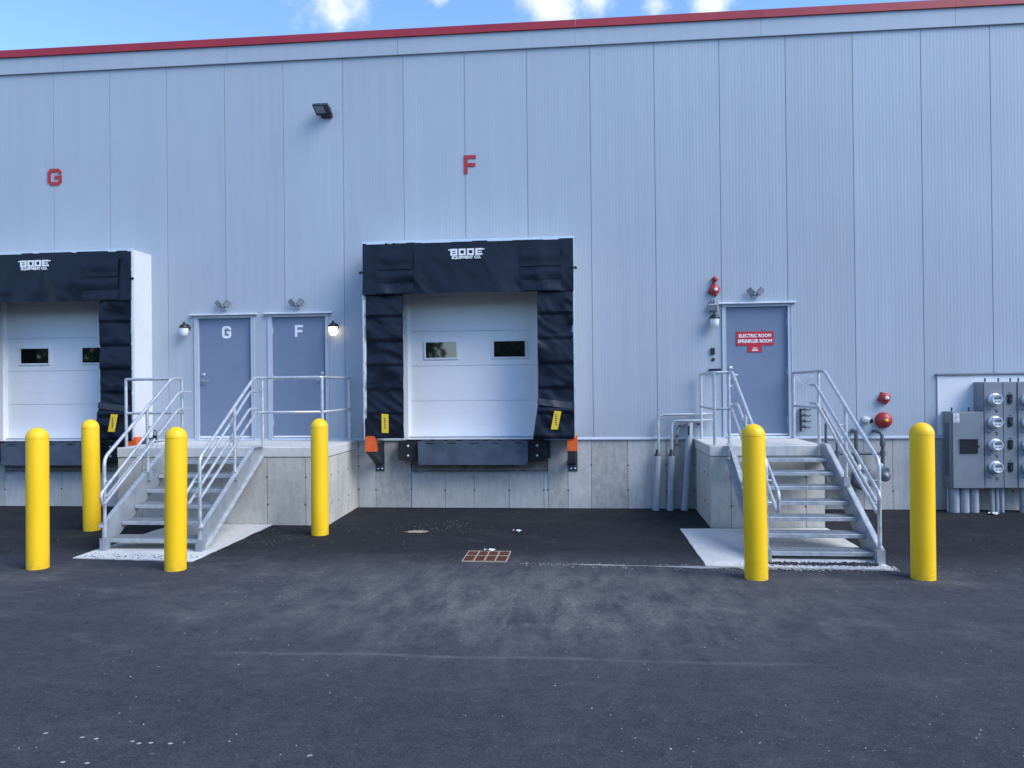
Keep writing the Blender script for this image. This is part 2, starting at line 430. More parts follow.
# ------------------------------------------------------------------ setting
P0 = 1.067
FL = 1.2          # dock floor height
def gz(y):
    pts = [(-400, .62), (-20, .60), (-13, .42), (-8, .13), (-5.2, .01), (-4.6, 0), (-1.6, 0), (0, .035), (400, .035)]
    for (a, za), (b, zb) in zip(pts, pts[1:]):
        if a <= y <= b:
            t = (y - a) / (b - a); return za + (zb - za) * t
    return .035
g = MB()
ys = [-400, -120, -40, -20] + [-18 + i * .5 for i in range(0, 37)] + [.6, 40, 400]
xs = [-400, -60, -20, -10, 0, 10, 20, 60, 400]
vs = [(x, y, gz(y)) for y in ys for x in xs]; fs = []
for i in range(len(ys) - 1):
    for j in range(len(xs) - 1):
        a = i * len(xs) + j; fs.append((a, a + 1, a + 1 + len(xs), a + len(xs)))
g.add(vs, fs, smooth=True)
o = link('ground', g, 'asphalt', kind='structure')

def ragged(poly, step=.12, amp=.012):
    out = []
    for i, a in enumerate(poly):
        b = poly[(i + 1) % len(poly)]; a, b = Vector(a), Vector(b); n = max(1, int((b - a).length / step))
        for k in range(n):
            p = a.lerp(b, k / n); out.append((p.x + random.uniform(-amp, amp), p.y + random.uniform(-amp, amp)))
    return out
pl = MB().prism(ragged([(-4.40, -3.95), (-2.78, -4.08), (-2.82, -1.585), (-4.38, -1.585)]), 'z', -.05, .012)
link('pavement', pl, 'pad', kind='structure')
pr = MB().prism(ragged([(3.36, -4.02), (5.40, -4.13), (5.44, -2.2), (5.44, -1.585), (3.35, -1.70)], amp=.007), 'z', -.05, .012)
link('pavement', pr, 'pad', kind='structure')

# ------------------------------------------------------------------ building
bld = thing('warehouse_building', (0, 0, 0), 'long pale grey metal clad warehouse with a red roof edge and loading docks', 'warehouse')
DX = -7.47      # dock G sits seven panels left of dock F
dock_holes = [(-1.15 + d, 1.29 + d, 1.0, 4.0) for d in (0, DX)]
door_holes = [(-4.84, -3.77, 1.0, 3.40), (-3.50, -2.43, 1.0, 3.40), (4.28, 5.38, 1.0, 3.42)]
holes = dock_holes + door_holes
cl = MB()
prof = []
for i in range(-43, 32):
    x = P0 * i; tn = 1 + random.uniform(-.04, .03)
    prof += [(x - .0055, .0, .95), (x - .0035, .009, .85), (x + .0035, .009, .95), (x + .0055, 0, tn)]
    nrib = 20; w = P0 / nrib
    for k in range(nrib):
        c = x + w * (k + .5)
        if k in (0, nrib - 1): continue
        prof += [(c - .016, 0, tn), (c - .008, .0006, tn), (c + .008, .0006, tn), (c + .016, 0, tn)]
brk = sorted(set([h[0] for h in holes] + [h[1] for h in holes]))
segs = []
for (a, ya, t), (b, yb, _) in zip(prof, prof[1:]):
    cuts = [a] + [q for q in brk if a < q < b] + [b]
    for p, q in zip(cuts, cuts[1:]):
        lp = lambda X: ya + (yb - ya) * (X - a) / (b - a)
        segs.append((p, lp(p), q, lp(q), t))
Z0, Z1 = 1.2, 7.85
for (a, ya, b, yb, t) in segs:
    mid = (a + b) / 2; spans = [(Z0, Z1)]
    for h in holes:
        if h[0] <= mid <= h[1]: spans = [(h[3], Z1)]
    for z0, z1 in spans:
        cl.add([(a, ya, z0), (b, yb, z0), (b, yb, z1), (a, ya, z1)], [(0, 1, 2, 3)], tone=t)
for h in holes:    # reveals
    x0, x1, z0, z1 = h; d = .16
    cl.add([(x0, 0, 1.2), (x0, d, 1.2), (x0, d, z1), (x0, 0, z1)], [(0, 1, 2, 3)])
    cl.add([(x1, 0, 1.2), (x1, d, 1.2), (x1, d, z1), (x1, 0, z1)], [(0, 1, 2, 3)])
    cl.add([(x0, 0, z1), (x1, 0, z1), (x1, d, z1), (x0, d, z1)], [(0, 1, 2, 3)])
part('wall', cl, 'cladding', bld)
bx0, bx1 = -43 * P0, 31 * P0
core = MB().box(bx0, bx1, .35, 40, -.2, 8.05)
part('roof', core, 'roof', bld)
fa = MB(); cap = MB(); x = bx0; k = 0
x = 8.0 - 3.05 * 18
while x < bx1:
    fa.box(x + .002, x + 3.048, -.028, .30, 7.82, 8.121, tone=1 + random.uniform(-.03, .03))
    fa.box(x + .002, x + 3.048, -.036, -.028, 7.82, 7.832, tone=.8)
    cap.prism([(-.062, 8.12), (-.050, 8.255), (.36, 8.275), (.36, 8.2), (.30, 8.12)], 'x', x + .0015, x + 3.0485)
    x += 3.05
part('fascia', fa, 'cladding', bld); part('coping', cap, 'red_cap', bld)
# foundation
fd = MB(); ties = MB()
SEAM = [(-1.91, -1.61, .95, .1), (-1.61, -.99, .86, .9), (1.36, 1.70, .90, .75), (1.70, 2.09, 1.05, 0), (2.09, 2.70, .9, .85), (2.70, 3.33, 1.04, 0), (3.33, 3.79, .74, .6),
        (5.43, 5.92, .85, .4), (5.92, 6.51, .9, .3), (6.51, 6.96, 1.0, .1), (6.96, 7.6, .98, .15), (7.6, 8.2, .85, .4), (8.2, 8.8, .9, .3)]
def fpan(a, b, tone, rgh, zt=FL, y=0.0):
    fd.box(a + .003, b - .003, y, .30, -.3, zt, tone=1 + (tone - 1) * .65, rough=rgh * .75)
    for z in (.34, .76):
        if z < zt - .1 and random.random() < .85:
            fd.lathe([(.017, 0), (.013, .004), (.0, .005)], (b - .0, y, z + random.uniform(-.01, .01)), 'y', 10, mi=1)
for s_ in SEAM: fpan(*s_)
for d in (0, DX):
    for a, b in ((-.985, -.40), (-.40, .10), (.10, .70), (.70, 1.29), (1.29, 1.36)): fpan(a + d, b + d, 1.03 + random.uniform(-.05, .05), .05, .615)
for a, b, t, r_ in ((1.36, 1.70, .9, .6), (1.70, 2.1, .95, .4)): fpan(a + DX, b + DX, t, r_)
fpan(-9.08, -8.455, .9, .6); x = -9.08
while x > bx0 + 1: fpan(x - 1.2, x, random.uniform(.85, 1.05), random.uniform(0, .6)); x -= 1.2
x = 8.8
while x < bx1 - 1: fpan(x, x + .61, random.uniform(.85, 1.02), random.uniform(0, .5)); x += .61
x = -5.37
while x < -1.95: fpan(x, min(x + .8, -1.91), .95, .2); x += .8
fd.box(3.79, 5.43, .0, .3, -.3, FL)
fd.box(bx0, bx1, .045, .34, -.3, FL - .002, tone=.25)     # behind the form joints
fo = part('foundation', fd, ['concrete', 'tie'], bld)
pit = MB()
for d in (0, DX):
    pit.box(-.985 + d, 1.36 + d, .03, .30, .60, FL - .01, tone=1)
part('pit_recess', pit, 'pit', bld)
led = MB()
for d in (0, DX):
    led.box(-1.01 + d, 1.36 + d, -.014, .06, .618, .645)
    led.box(-1.00 + d, 1.35 + d, .005, .028, .69, .70)
part('ledge_angle', led, 'galv_plate', bld)
# base flashing (stops at the openings)
bf = MB(); opn = sorted([(h[0], h[1]) for h in holes]); x = bx0
for a, b in opn + [(bx1, bx1)]:
    if a > x: bf.prism([(-.004, 1.23), (-.032, 1.204), (-.032, 1.186), (-.026, 1.186), (-.010, 1.202), (.3, 1.2), (.3, 1.23)], 'x', x, a)
    x = b
part('base_flashing', bf, 'frame_grey', bld)

# personnel doors
def door(x0, x1, zt, handle_left, label):
    d = part('door', MB().box(x0 + .055, x1 - .055, .045, .095, 1.262, zt - .05), 'door_grey', bld, label)
    fr = MB()
    fr.box(x0, x0 + .052, -.012, .12, 1.2, zt); fr.box(x1 - .052, x1, -.012, .12, 1.2, zt); fr.box(x0 + .052, x1 - .052, -.010, .12, zt - .048, zt)
    fr.box(x0 - .012, x0, -.02, .0, 1.2, zt + .0); fr.box(x1, x1 + .012, -.02, 0, 1.2, zt)
    part('door_frame', fr, 'frame_grey', d)
    part('drip_cap', MB().prism([(0, zt + .035), (-.07, zt + .012), (-.07, zt), (0, zt + .004)], 'x', x0 - .075, x1 + .075), 'alu', d)
    part('threshold', MB().prism([(-.03, 1.203), (-.02, 1.235), (.11, 1.235), (.11, 1.203)], 'x', x0 + .05, x1 - .05), 'alu', d)
    part('kick_sweep', MB().box(x0 + .06, x1 - .06, .036, .045, 1.245, 1.275), 'white', d)
    hx = x0 + .125 if handle_left else x1 - .125; sg = 1 if handle_left else -1
    hm = MB()
    hm.lathe([(.034, 0), (.034, .010), (.028, .016), (0, .018)], (hx, .045, 2.36), 'y', 16)
    hm.box(hx - .032, hx + .032, .036, .045, 2.18, 2.29)
    hm.tube([(hx, .04, 2.25), (hx, -.01, 2.25)], .012); hm.tube(bend([(hx, -.01, 2.25), (hx + sg * .05, -.012, 2.25), (hx + sg * .115, -.005, 2.247)], .02), .010)
    part('door_handle', hm, 'steel_bright', d)
    hg = MB(); ex = x1 - .057 if handle_left else x0 + .057
    for z in (1.5, 2.3, 3.12): hg.tube([(ex, .036, z - .055), (ex, .036, z + .055)], .010)
    part('hinge', hg, 'frame_grey', d)
    return d
dG = door(-4.84, -3.77, 3.40, True, 'grey blue personnel door lettered G')
dF = door(-3.50, -2.43, 3.40, False, 'grey blue personnel door lettered F')
dE = door(4.28, 5.38, 3.42, True, 'grey blue electric room door with red sign')

def G_pts(cx, cz, w, h, c):
    a, b = w / 2, h / 2
    return [(cx + a, cz + b * .45), (cx + a, cz + b - c), (cx + a - c, cz + b), (cx - a + c, cz + b), (cx - a, cz + b - c), (cx - a, cz - b + c), (cx - a + c, cz - b), (cx + a - c, cz - b), (cx + a, cz - b + c), (cx + a, cz - .02 * h), (cx + a * .05, cz - .02 * h)]
def letter(ch, cx, cz, w, h, t, y0, y1):
    mb = MB()
    if ch == 'G': mb.stroke(G_pts(cx, cz, w - t, h - t, w * .14), t, y0, y1)
    else:
        mb.box(cx - w / 2, cx - w / 2 + t, y0, y1, cz - h / 2, cz + h / 2)
        mb.box(cx - w / 2 + t, cx + w / 2, y0, y1, cz + h / 2 - t, cz + h / 2)
        mb.box(cx - w / 2 + t, cx + w / 2 - .01, y0, y1, cz - t * .62, cz + t * .38)
    return mb
part('door_letter', letter('G', -4.285, 3.105, .165, .215, .042, .040, .0455), 'white', dG, 'white letter G on the door')
part('door_letter', letter('F', -2.97, 3.108, .145, .205, .042, .040, .0455), 'white', dF, 'white letter F on the door')
link('wall_letter', letter('G', -7.45, 5.945, .27, .30, .062, -.012, .004), 'red', None, (-7.45, 0, 5.8), label='red letter G high on the wall above the left dock', cat='letter sign', group='red dock letters on the wall')
link('wall_letter', letter('F', .085, 5.895, .205, .315, .062, -.012, .004), 'red', None, (.085, 0, 5.74), label='red letter F high on the wall above the middle dock', cat='letter sign', group='red dock letters on the wall')
# red sign on the electric room door
sg = thing('door_sign', (4.805, .03, 2.62), 'red sign reading ELECTRIC ROOM SPRINKLER ROOM on the right hand door', 'sign')
sm_ = MB().box(4.505, 5.11, .036, .0455, 2.735, 2.965); sm_.box(4.69, 4.92, .036, .0455, 2.622, 2.735)
part('sign_plate', sm_, 'sign_red', sg)
tx = text_mb('ELECTRIC ROOM', .076, 4.807, 2.893, .0345, .0015, .0028, .90); part('sign_text', tx, 'white', sg)
tx = text_mb('SPRINKLER ROOM', .076, 4.807, 2.803, .0345, .0015, .0028, .90); part('sign_text', tx, 'white', sg)
tm = MB()
for (a, b, z) in ((4.775, 4.835, 2.692), (4.762, 4.80, 2.668), (4.806, 4.85, 2.668), (4.755, 4.858, 2.648)):
    tm.box(a, b, .033, .0355, z - .006, z + .006)
part('sign_mark', tm, 'white', sg)

# overhead dock doors
def overhead_door(d, label):
    secs = MB(); zs = [1.245, 1.86, 2.465, 3.06, 3.66, 4.05]
    for a, b in zip(zs, zs[1:]):
        secs.box(-1.03 + d, 1.19 + d, .11, .16, a + .003, b - .003)
        for zz in (a + .2, a + .4):
            secs.box(-1.03 + d, 1.19 + d, .1085, .112, zz, zz + .05)
    secs.box(-1.03 + d, 1.19 + d, .13, .17, 1.22, 4.05)
    od = part('overhead_door', secs, 'door_white', bld, label)
    jm = MB(); jm.box(-1.145 + d, -1.035 + d, .03, .16, 1.2, 4.0); jm.box(1.195 + d, 1.285 + d, .03, .16, 1.2, 4.0); jm.box(-1.035 + d, -1.015 + d, .085, .11, 1.25, 4.0)
    part('door_jamb', jm, 'jamb_white', od)
    part('bottom_seal', MB().box(-1.03 + d, 1.19 + d, .10, .15, 1.205, 1.245), 'grey_light', od)
    for x0, x1 in ((-.765, -.165), (.42, 1.02)):
        fr = MB()
        for bx in ((x0, x1, 2.575, 2.605), (x0, x1, 2.872, 2.902), (x0, x0 + .032, 2.605, 2.872), (x1 - .032, x1, 2.605, 2.872)):
            fr.box(bx[0] + d, bx[1] + d, .088, .109, bx[2], bx[3])
        part('window_frame', fr, 'jamb_white', od)
        part('window_pane', MB().box(x0 + .032 + d, x1 - .032 + d, .096, .1075, 2.605, 2.872), 'glass', od)
overhead_door(0, 'white sectional dock door with two small windows')
overhead_door(DX, 'white sectional dock door with two small windows')

# ------------------------------------------------------------------ dock shelter
def sheet(u0, u1, z0, z1, nu, nz, yf, thick=.02):
    mb = MB(); vs = []
    for j in range(nz + 1):
        for i in range(nu + 1):
            u, z = u0 + (u1 - u0) * i / nu, z0 + (z1 - z0) * j / nz
            p = yf(u, z); vs.append(p if isinstance(p, tuple) else (u, p, z))
    n = len(vs); w = nu + 1
    fs = [(j * w + i, j * w + i + 1, (j + 1) * w + i + 1, (j + 1) * w + i) for j in range(nz) for i in range(nu)]
    mb.add(vs, fs, smooth=True)
    mb.add([(a, b + thick, c) for a, b, c in vs], fs, smooth=True)
    edge = [i for i in range(w)] + [j * w + nu for j in range(1, nz + 1)] + [nz * w + i for i in range(nu - 1, -1, -1)] + [j * w for j in range(nz - 1, 0, -1)]
    ev = [vs[i] for i in edge] + [(vs[i][0], vs[i][1] + thick, vs[i][2]) for i in edge]; m_ = len(edge)
    mb.add(ev, [(i, (i + 1) % m_, m_ + (i + 1) % m_, m_ + i) for i in range(m_)])
    return mb

from mathutils import noise as mnoise
def wrinkle(x, z, sx, sz, seed):
    a = mnoise.noise(Vector((x * sx + seed, z * sz - seed * 1.7, seed)))
    w_ = .6 * mnoise.noise(Vector((x * 1.1 - seed, z * .9, seed + 2)))
    b = mnoise.noise(Vector(((x * .75 + z * .65) * 3.4 + seed + w_, (x - z) * .55, seed + 4)))
    m = max(0, mnoise.noise(Vector((x * .9 + seed * 3, z * .8, 7))) + .35)
    return a * .7 + (1 - abs(b)) ** 4 * .8 * m

def shelter(d, label, seed, kicked):
    X0, X1 = -1.635, 1.845
    t = thing('dock_shelter', (.1 + d, 0, FL), label, 'dock shelter', 'black curtain dock shelters')
    fr = MB()
    fr.box(X0 + .02 + d, X0 + .045 + d, -.60, 0, 1.26, 4.46); fr.box(X1 - .045 + d, X1 - .02 + d, -.60, 0, 1.26, 4.46)
    fr.box(X0 + .02 + d, X1 - .02 + d, -.60, 0, 4.462, 4.495)
    part('side_panel', fr, 'white_frp', t)
    li = MB().box(X0 + .06 + d, X1 - .06 + d, -.585, -.01, 4.42, 4.455); li.box(X0 + .06 + d, X1 - .06 + d, -.03, -.01, 4.0, 4.42)
    part('added_dark_liner', li, 'rubber', t)  # added dark lining, out of view, deepens the shade over the door top
    an = MB()
    an.box(X0 + d, X0 + .018 + d, -.63, -.57, 1.26, 4.5); an.box(X1 - .018 + d, X1 + d, -.63, -.57, 1.26, 4.5)
    for q in range(7):   # coping angle in lapped lengths
        a = X0 + (X1 - X0) * q / 7; b = X0 + (X1 - X0) * (q + 1) / 7
        an.prism([(-.634, 4.455 + .006 * (q % 2)), (-.634, 4.505), (-.56, 4.517), (-.56, 4.505)], 'x', a + d, b - .002 + d)
    sc_ = MB()
    for z in [1.6 + .42 * q for q in range(7)]:
        for xx in (X0 + .009, X1 - .009):
            an.box(xx - .010 + d, xx + .010 + d, -.637, -.63, z, z + .05)
    part('frame_angle', an, 'alu', t)
    # head curtain
    def hy(x, z):
        f = (4.47 - z) / .85
        return -.628 - .030 * f - .060 * wrinkle(x * 1.3, z * 1.2, 1.1, .9, seed) * (.4 + f * .7) - .014 * wrinkle(x * 3, z * 2.5, 1.2, 1.2, seed + 5) - .010 * math.sin(x * 9 + z * 3 + seed) * f
    hc = sheet(X0 + .012 + d, X1 - .012 + d, 3.625, 4.47, 90, 24, lambda x, z: hy(x, z))
    hcur = part('head_curtain', hc, 'vinyl', t)
    # reinforcing pads at both ends (top pad stands proud, lower pads lie flatter)
    pd = MB()
    for a, b in ((X0 + .24, X0 + .86), (X1 - .86, X1 - .22)):
        for z0, z1, off in ((4.03, 4.34, .034), (3.82, 4.02, .020), (3.64, 3.81, .014)):
            s_ = sheet(a + d, b + d, z0, z1, 10, 6, lambda x, z: hy(x, z) - off + .006 * math.sin(z * 22), .012)
            pd.add(s_.v, s_.f, smooth=True)
    part('wear_pad', pd, 'vinyl', hcur)
    # lettering sewn on the head curtain
    lm = MB(); cx, cz, lw, lh, st = .105 + d, 4.275, .114, .108, .028
    yb = lambda x: min(hy(x + i_ * .03, z_) for i_ in range(-2, 3) for z_ in (4.19, 4.23, 4.27, 4.31, 4.34)) + .008
    for q, ch in enumerate('BODE'):
        x0 = cx - .262 + q * .137; x1 = x0 + lw; z0 = cz - lh / 2 + .012; z1 = cz + lh / 2 + .012; y0 = yb((x0 + x1) / 2) - .020; y1 = y0 + .012
        def bar(a, b, c, e): lm.box(a, b, y0, y1, c, e)
        bar(x0, x1, z1 - st, z1); bar(x0, x1, z0, z0 + st); bar(x0, x0 + st, z0 + st, z1 - st)
        if ch in 'OD': bar(x1 - st, x1, z0 + st, z1 - st)
        if ch == 'B': bar(x1 - st, x1, z0 + st, z1 - st); bar(x0 + st, x1 - st, (z0 + z1) / 2 - .009, (z0 + z1) / 2 + .009)
        if ch == 'E': bar(x0 + st, x1 - .01, (z0 + z1) / 2 - .009, (z0 + z1) / 2 + .009)
        if ch == 'B': bar(x0 - .035, x0, z1 - .024, z1 - .008)
        if ch == 'E': bar(x1, x1 + .035, z1 - .024, z1 - .008)
    part('curtain_lettering', lm, 'white', hcur)
    t2 = text_mb('EQUIPMENT CO.', .064, cx, cz - .078, min(yb(.105 + d + q_ * .06) for q_ in range(-4, 5)) - .012, .003, .003, 1.0)
    part('curtain_lettering', t2, 'white', hcur)
    # side curtains with lapped wear pleats
    for side in (0, 1):
        a, b = (X0 + .055, -.965) if side == 0 else (1.245, X1 - .03)
        def sy(x, z, seed=seed + side * 11):
            q = ((3.66 - z) / .40) % 1.0
            return -.600 - (.020 * q if q < .94 else .020 * (1 - q) / .06 * .94) - .050 * wrinkle(x * 1.7, z * 2.0, 1.4, 1.2, seed) - .016 * wrinkle(x * 3 + 5, z * 4.5, 1.2, 1.2, seed + 3)
        def sp(x, z):
            xx = x; yy = sy(x, z)
            if side == 0 and z < 1.62:   # lower left end flares outwards
                k = min(1, (1.62 - z) / .12); xx = x - (b - x) / (b - a) * .075 * k
            if side == 1 and kicked and z < 1.84:   # lower right end kicked inwards
                k = (1.84 - z) / .58; w_ = (b - x) / (b - a); xx = x - w_ * .085 * k; yy -= .05 * min(1, k * 5) * (1 - .3 * w_)
            return (xx + d, yy, z)
        sc2 = sheet(a, b, 1.265 if side == 0 else 1.245, 3.66, 14, 96, lambda x, z: sp(x, z))
        cur = part('side_curtain', sc2, 'vinyl', t)
        if side == 1 and kicked:
            fold = sheet(a, b - .02, 1.80, 1.90, 12, 4, lambda x, z: (x + d - .01, sy(x, z) - .052 + .02 * (z - 1.8) / .1, z - .07 * (x - a) / (b - a)), .01)
            part('curtain_fold', fold, 'vinyl_seam', cur)
        # yellow alignment tag
        c = (-1.265, 1.36, 1.67, 0.0) if side == 0 else (1.533, 1.405, 1.70, .055)
        tl = 0 if (side == 0 or not kicked) else .030
        yy = -.675 if side == 0 else (-.72 if kicked else -.675)
        tg = MB().prism([(c[0] - .055 - tl + d, c[1]), (c[0] + .055 - tl + d, c[1] - .005), (c[0] + .055 + tl + d, c[2] - .01), (c[0] - .055 + tl + d, c[2])], 'y', yy, yy + .02)
        tgo = part('alignment_tag', tg, 'label_yellow', cur)
        # folded end of the tag strap
        bk = MB()
        bk.box(c[0] - .002 + d, c[0] + .002 + d, yy - .002, yy + .001, c[1] + .07, c[1] + .24)
        for q in range(6): bk.box(c[0] - .012 + d, c[0] + .014 + d, yy - .002, yy + .001, c[1] + .07 + q * .032, c[1] + .082 + q * .032)
        part('tag_print', bk, 'dark_steel', tgo)
    # strap hooks at the sides of the head curtain
    hk = MB()
    for xx, s_ in ((X0 - .005, -1), (X1 + .005, 1)):
        hk.tube([(xx - s_ * .06 + d, -.655, 4.0), (xx + s_ * .02 + d, -.66, 4.0), (xx + s_ * .035 + d, -.655, 3.97)], .013)
        hk.lathe([(.024, -.012), (.024, .012)], (xx + s_ * .02 + d, -.66, 3.985), 'y', 10)
    part('strap_hook', hk, 'black', t)
    return t
shelter(0, 'dock shelter with black vinyl curtains around the middle dock door F', 3.1, True)
shelter(DX, 'dock shelter with black vinyl curtains and white side panel at the left dock G', 8.4, True)

# levelers, bumpers, guards
lv = thing('dock_leveler', (.12, -.2, .8), 'blue grey dock leveler lip hanging below the middle dock door F', 'dock leveler', 'dock levelers under the dock doors')
lp = MB().prism([(-.80, 1.185), (1.05, 1.185), (1.045, .84), (1.00, .795), (-.76, .795), (-.795, .84)], 'y', -.335, -.30)
lpo = part('lip_plate', lp, 'leveler', lv, bevel=.006)
hg = MB()
for q in range(8): hg.tube([(-.74 + q * .225, -.315, 1.192), (-.58 + q * .225, -.315, 1.192)], .016)
part('hinge_barrel', hg, 'dark_steel', lpo)
sl = MB()
for q in range(5): sl.box(-.66 + q * .37, -.52 + q * .37, -.339, -.335, 1.155, 1.17)
part('lip_slot', sl, 'black', lpo)
dk = MB().box(-1.0, 1.26, -.20, .10, 1.198, 1.214); dk.box(-.80, 1.04, -.28, .02, .95, 1.19)
part('deck_plate', dk, 'leveler', lv)
part('edge_trim', MB().box(-1.03, 1.30, -.24, .09, 1.216, 1.226), 'alu', lv)
dup(lv, (DX, 0, 0), 'blue grey dock leveler lip below the left dock door G behind the bollards')

def bumper(x0, x1, label):
    t = thing('dock_bumper', ((x0 + x1) / 2, 0, .86), label, 'dock bumper', 'black rubber dock bumpers')
    b = MB(); n = 9; w = (x1 - x0) / n
    for q in range(n): b.box(x0 + q * w, x0 + (q + 1) * w - .002, -.25, -.03, .862 + (q % 2) * .004, 1.196 - (q % 3) * .003)
    part('rubber_block', b, 'rubber', t)
    e = MB().box(x0 - .014, x0 - .001, -.235, .0, .87, 1.19); e.box(x1 + .001, x1 + .075, -.02, .0, .88, 1.18); e.box(x1 + .001, x1 + .012, -.235, -.02, .87, 1.19)
    part('end_angle', e, 'dark_steel', t)
    for z in (.945, 1.11):
        part('bolt', MB().lathe([(.022, 0), (.022, .010), (.014, .016), (0, .017)], ((x0 + x1) / 2, -.25, z), 'y', 8), 'alu', t)
    return t
bL = bumper(-1.14, -.83, 'black rubber bumper at left of the leveler under middle dock F')
bR = bumper(1.06, 1.33, 'black rubber bumper at right of the leveler under middle dock F')
dup(bL, (DX, 0, 0), 'black rubber bumper at left of the leveler under left dock G')
dup(bR, (DX, 0, 0), 'black rubber bumper at right of the leveler under left dock G')

def guard(cx, label):
    t = thing('shelter_guard', (cx, 0, .69), label, 'dock guard', 'orange tipped shelter guards')
    p = MB().box(cx - .075, cx + .075, -.014, .0, .66, 1.235)
    part('wall_plate', p, 'dark_steel', t)
    a = MB().prism([(-.014, .86), (-.45, 1.06), (-.60, 1.06), (-.60, 1.02), (-.014, .765)], 'x', cx - .072, cx + .045)
    a.box(cx - .05, cx + .05, -.46, -.014, 1.16, 1.21)
    part('brace_arm', a, 'dark_steel', t)
    c = MB().box(cx - .085, cx + .085, -.625, -.45, 1.045, 1.30); c.box(cx - .095, cx - .07, -.56, -.45, 1.30, 1.34)
    part('orange_block', c, 'orange', t, bevel=.005)
    for x in (-.035, .035):
        for z in (.705, 1.19):
            part('bolt', MB().lathe([(.017, 0), (.017, .01), (0, .013)], (cx + x, -.014, z), 'y', 8), 'alu', t)
    return t
gL = guard(-1.53, 'orange tipped steel guard at lower left of the middle dock F shelter')
gR = guard(1.785, 'orange tipped steel guard at lower right of the middle dock F shelter')
dup(gL, (DX, 0, 0), 'orange tipped steel guard at lower left of the left dock G shelter')
dup(gR, (DX + .02, 0, 0), 'orange tipped steel guard beside the left landing at dock G')

# ------------------------------------------------------------------ landings and stairs
def landing(x0, x1, D, label, seams, cx_side):
    t = thing('concrete_landing', ((x0 + x1) / 2, -D / 2, 0), label, 'landing', 'raised concrete landings')
    w = MB(); ti = MB(); xs = [x0 + .012] + seams + [x1 - .012]
    for a, b in zip(xs, xs[1:]):
        w.box(a + (.004 if a != xs[0] else 0), b - (.004 if b != xs[-1] else 0), -D + .012, -D + .2, -.2, 1.04, tone=random.uniform(.93, 1.05), rough=random.uniform(.0, .3))
    w.box(x0 + .030, x1 - .030, -D + .03, -.002, -.2, 1.035, tone=.5)
    for xx, s_ in ((x0 + .012, 1), (x1 - .012, -1)):
        ys_ = [-D + .2, -D + .55, -D + 1.05, -.002]
        for a, b in zip(ys_, ys_[1:]):
            xa, xb = sorted((xx, xx + s_ * .15)); w.box(xa, xb, a + .003, b - .003, -.2, 1.04, tone=random.uniform(.95, 1.04), rough=.15)
            for z in (.32, .76): w.lathe([(.015, -.006), (.015, .005)], (xx, a, z), 'x', 10, mi=1)
    for a in seams:
        for z in (.32, .74): w.lathe([(.017, 0), (.013, .004), (0, .005)], (a + random.uniform(-.01, .01), -D + .012, z), 'y', 10, mi=1)
    wo = part('landing_wall', w, ['landing_concrete', 'tie'], t)
    part('slab', MB().box(x0, x1, -D, -.003, 1.046, FL), 'slab_concrete', t, bevel=.012)
    return t
landing(-5.318, -1.926, 1.58, 'long raised concrete landing in front of doors G and F', [-4.91, -4.34, -3.62, -2.89, -2.28], 1)
landing(3.793, 5.43, 1.58, 'short raised concrete landing in front of the electric room door', [4.10, 4.62, 5.16], -1)

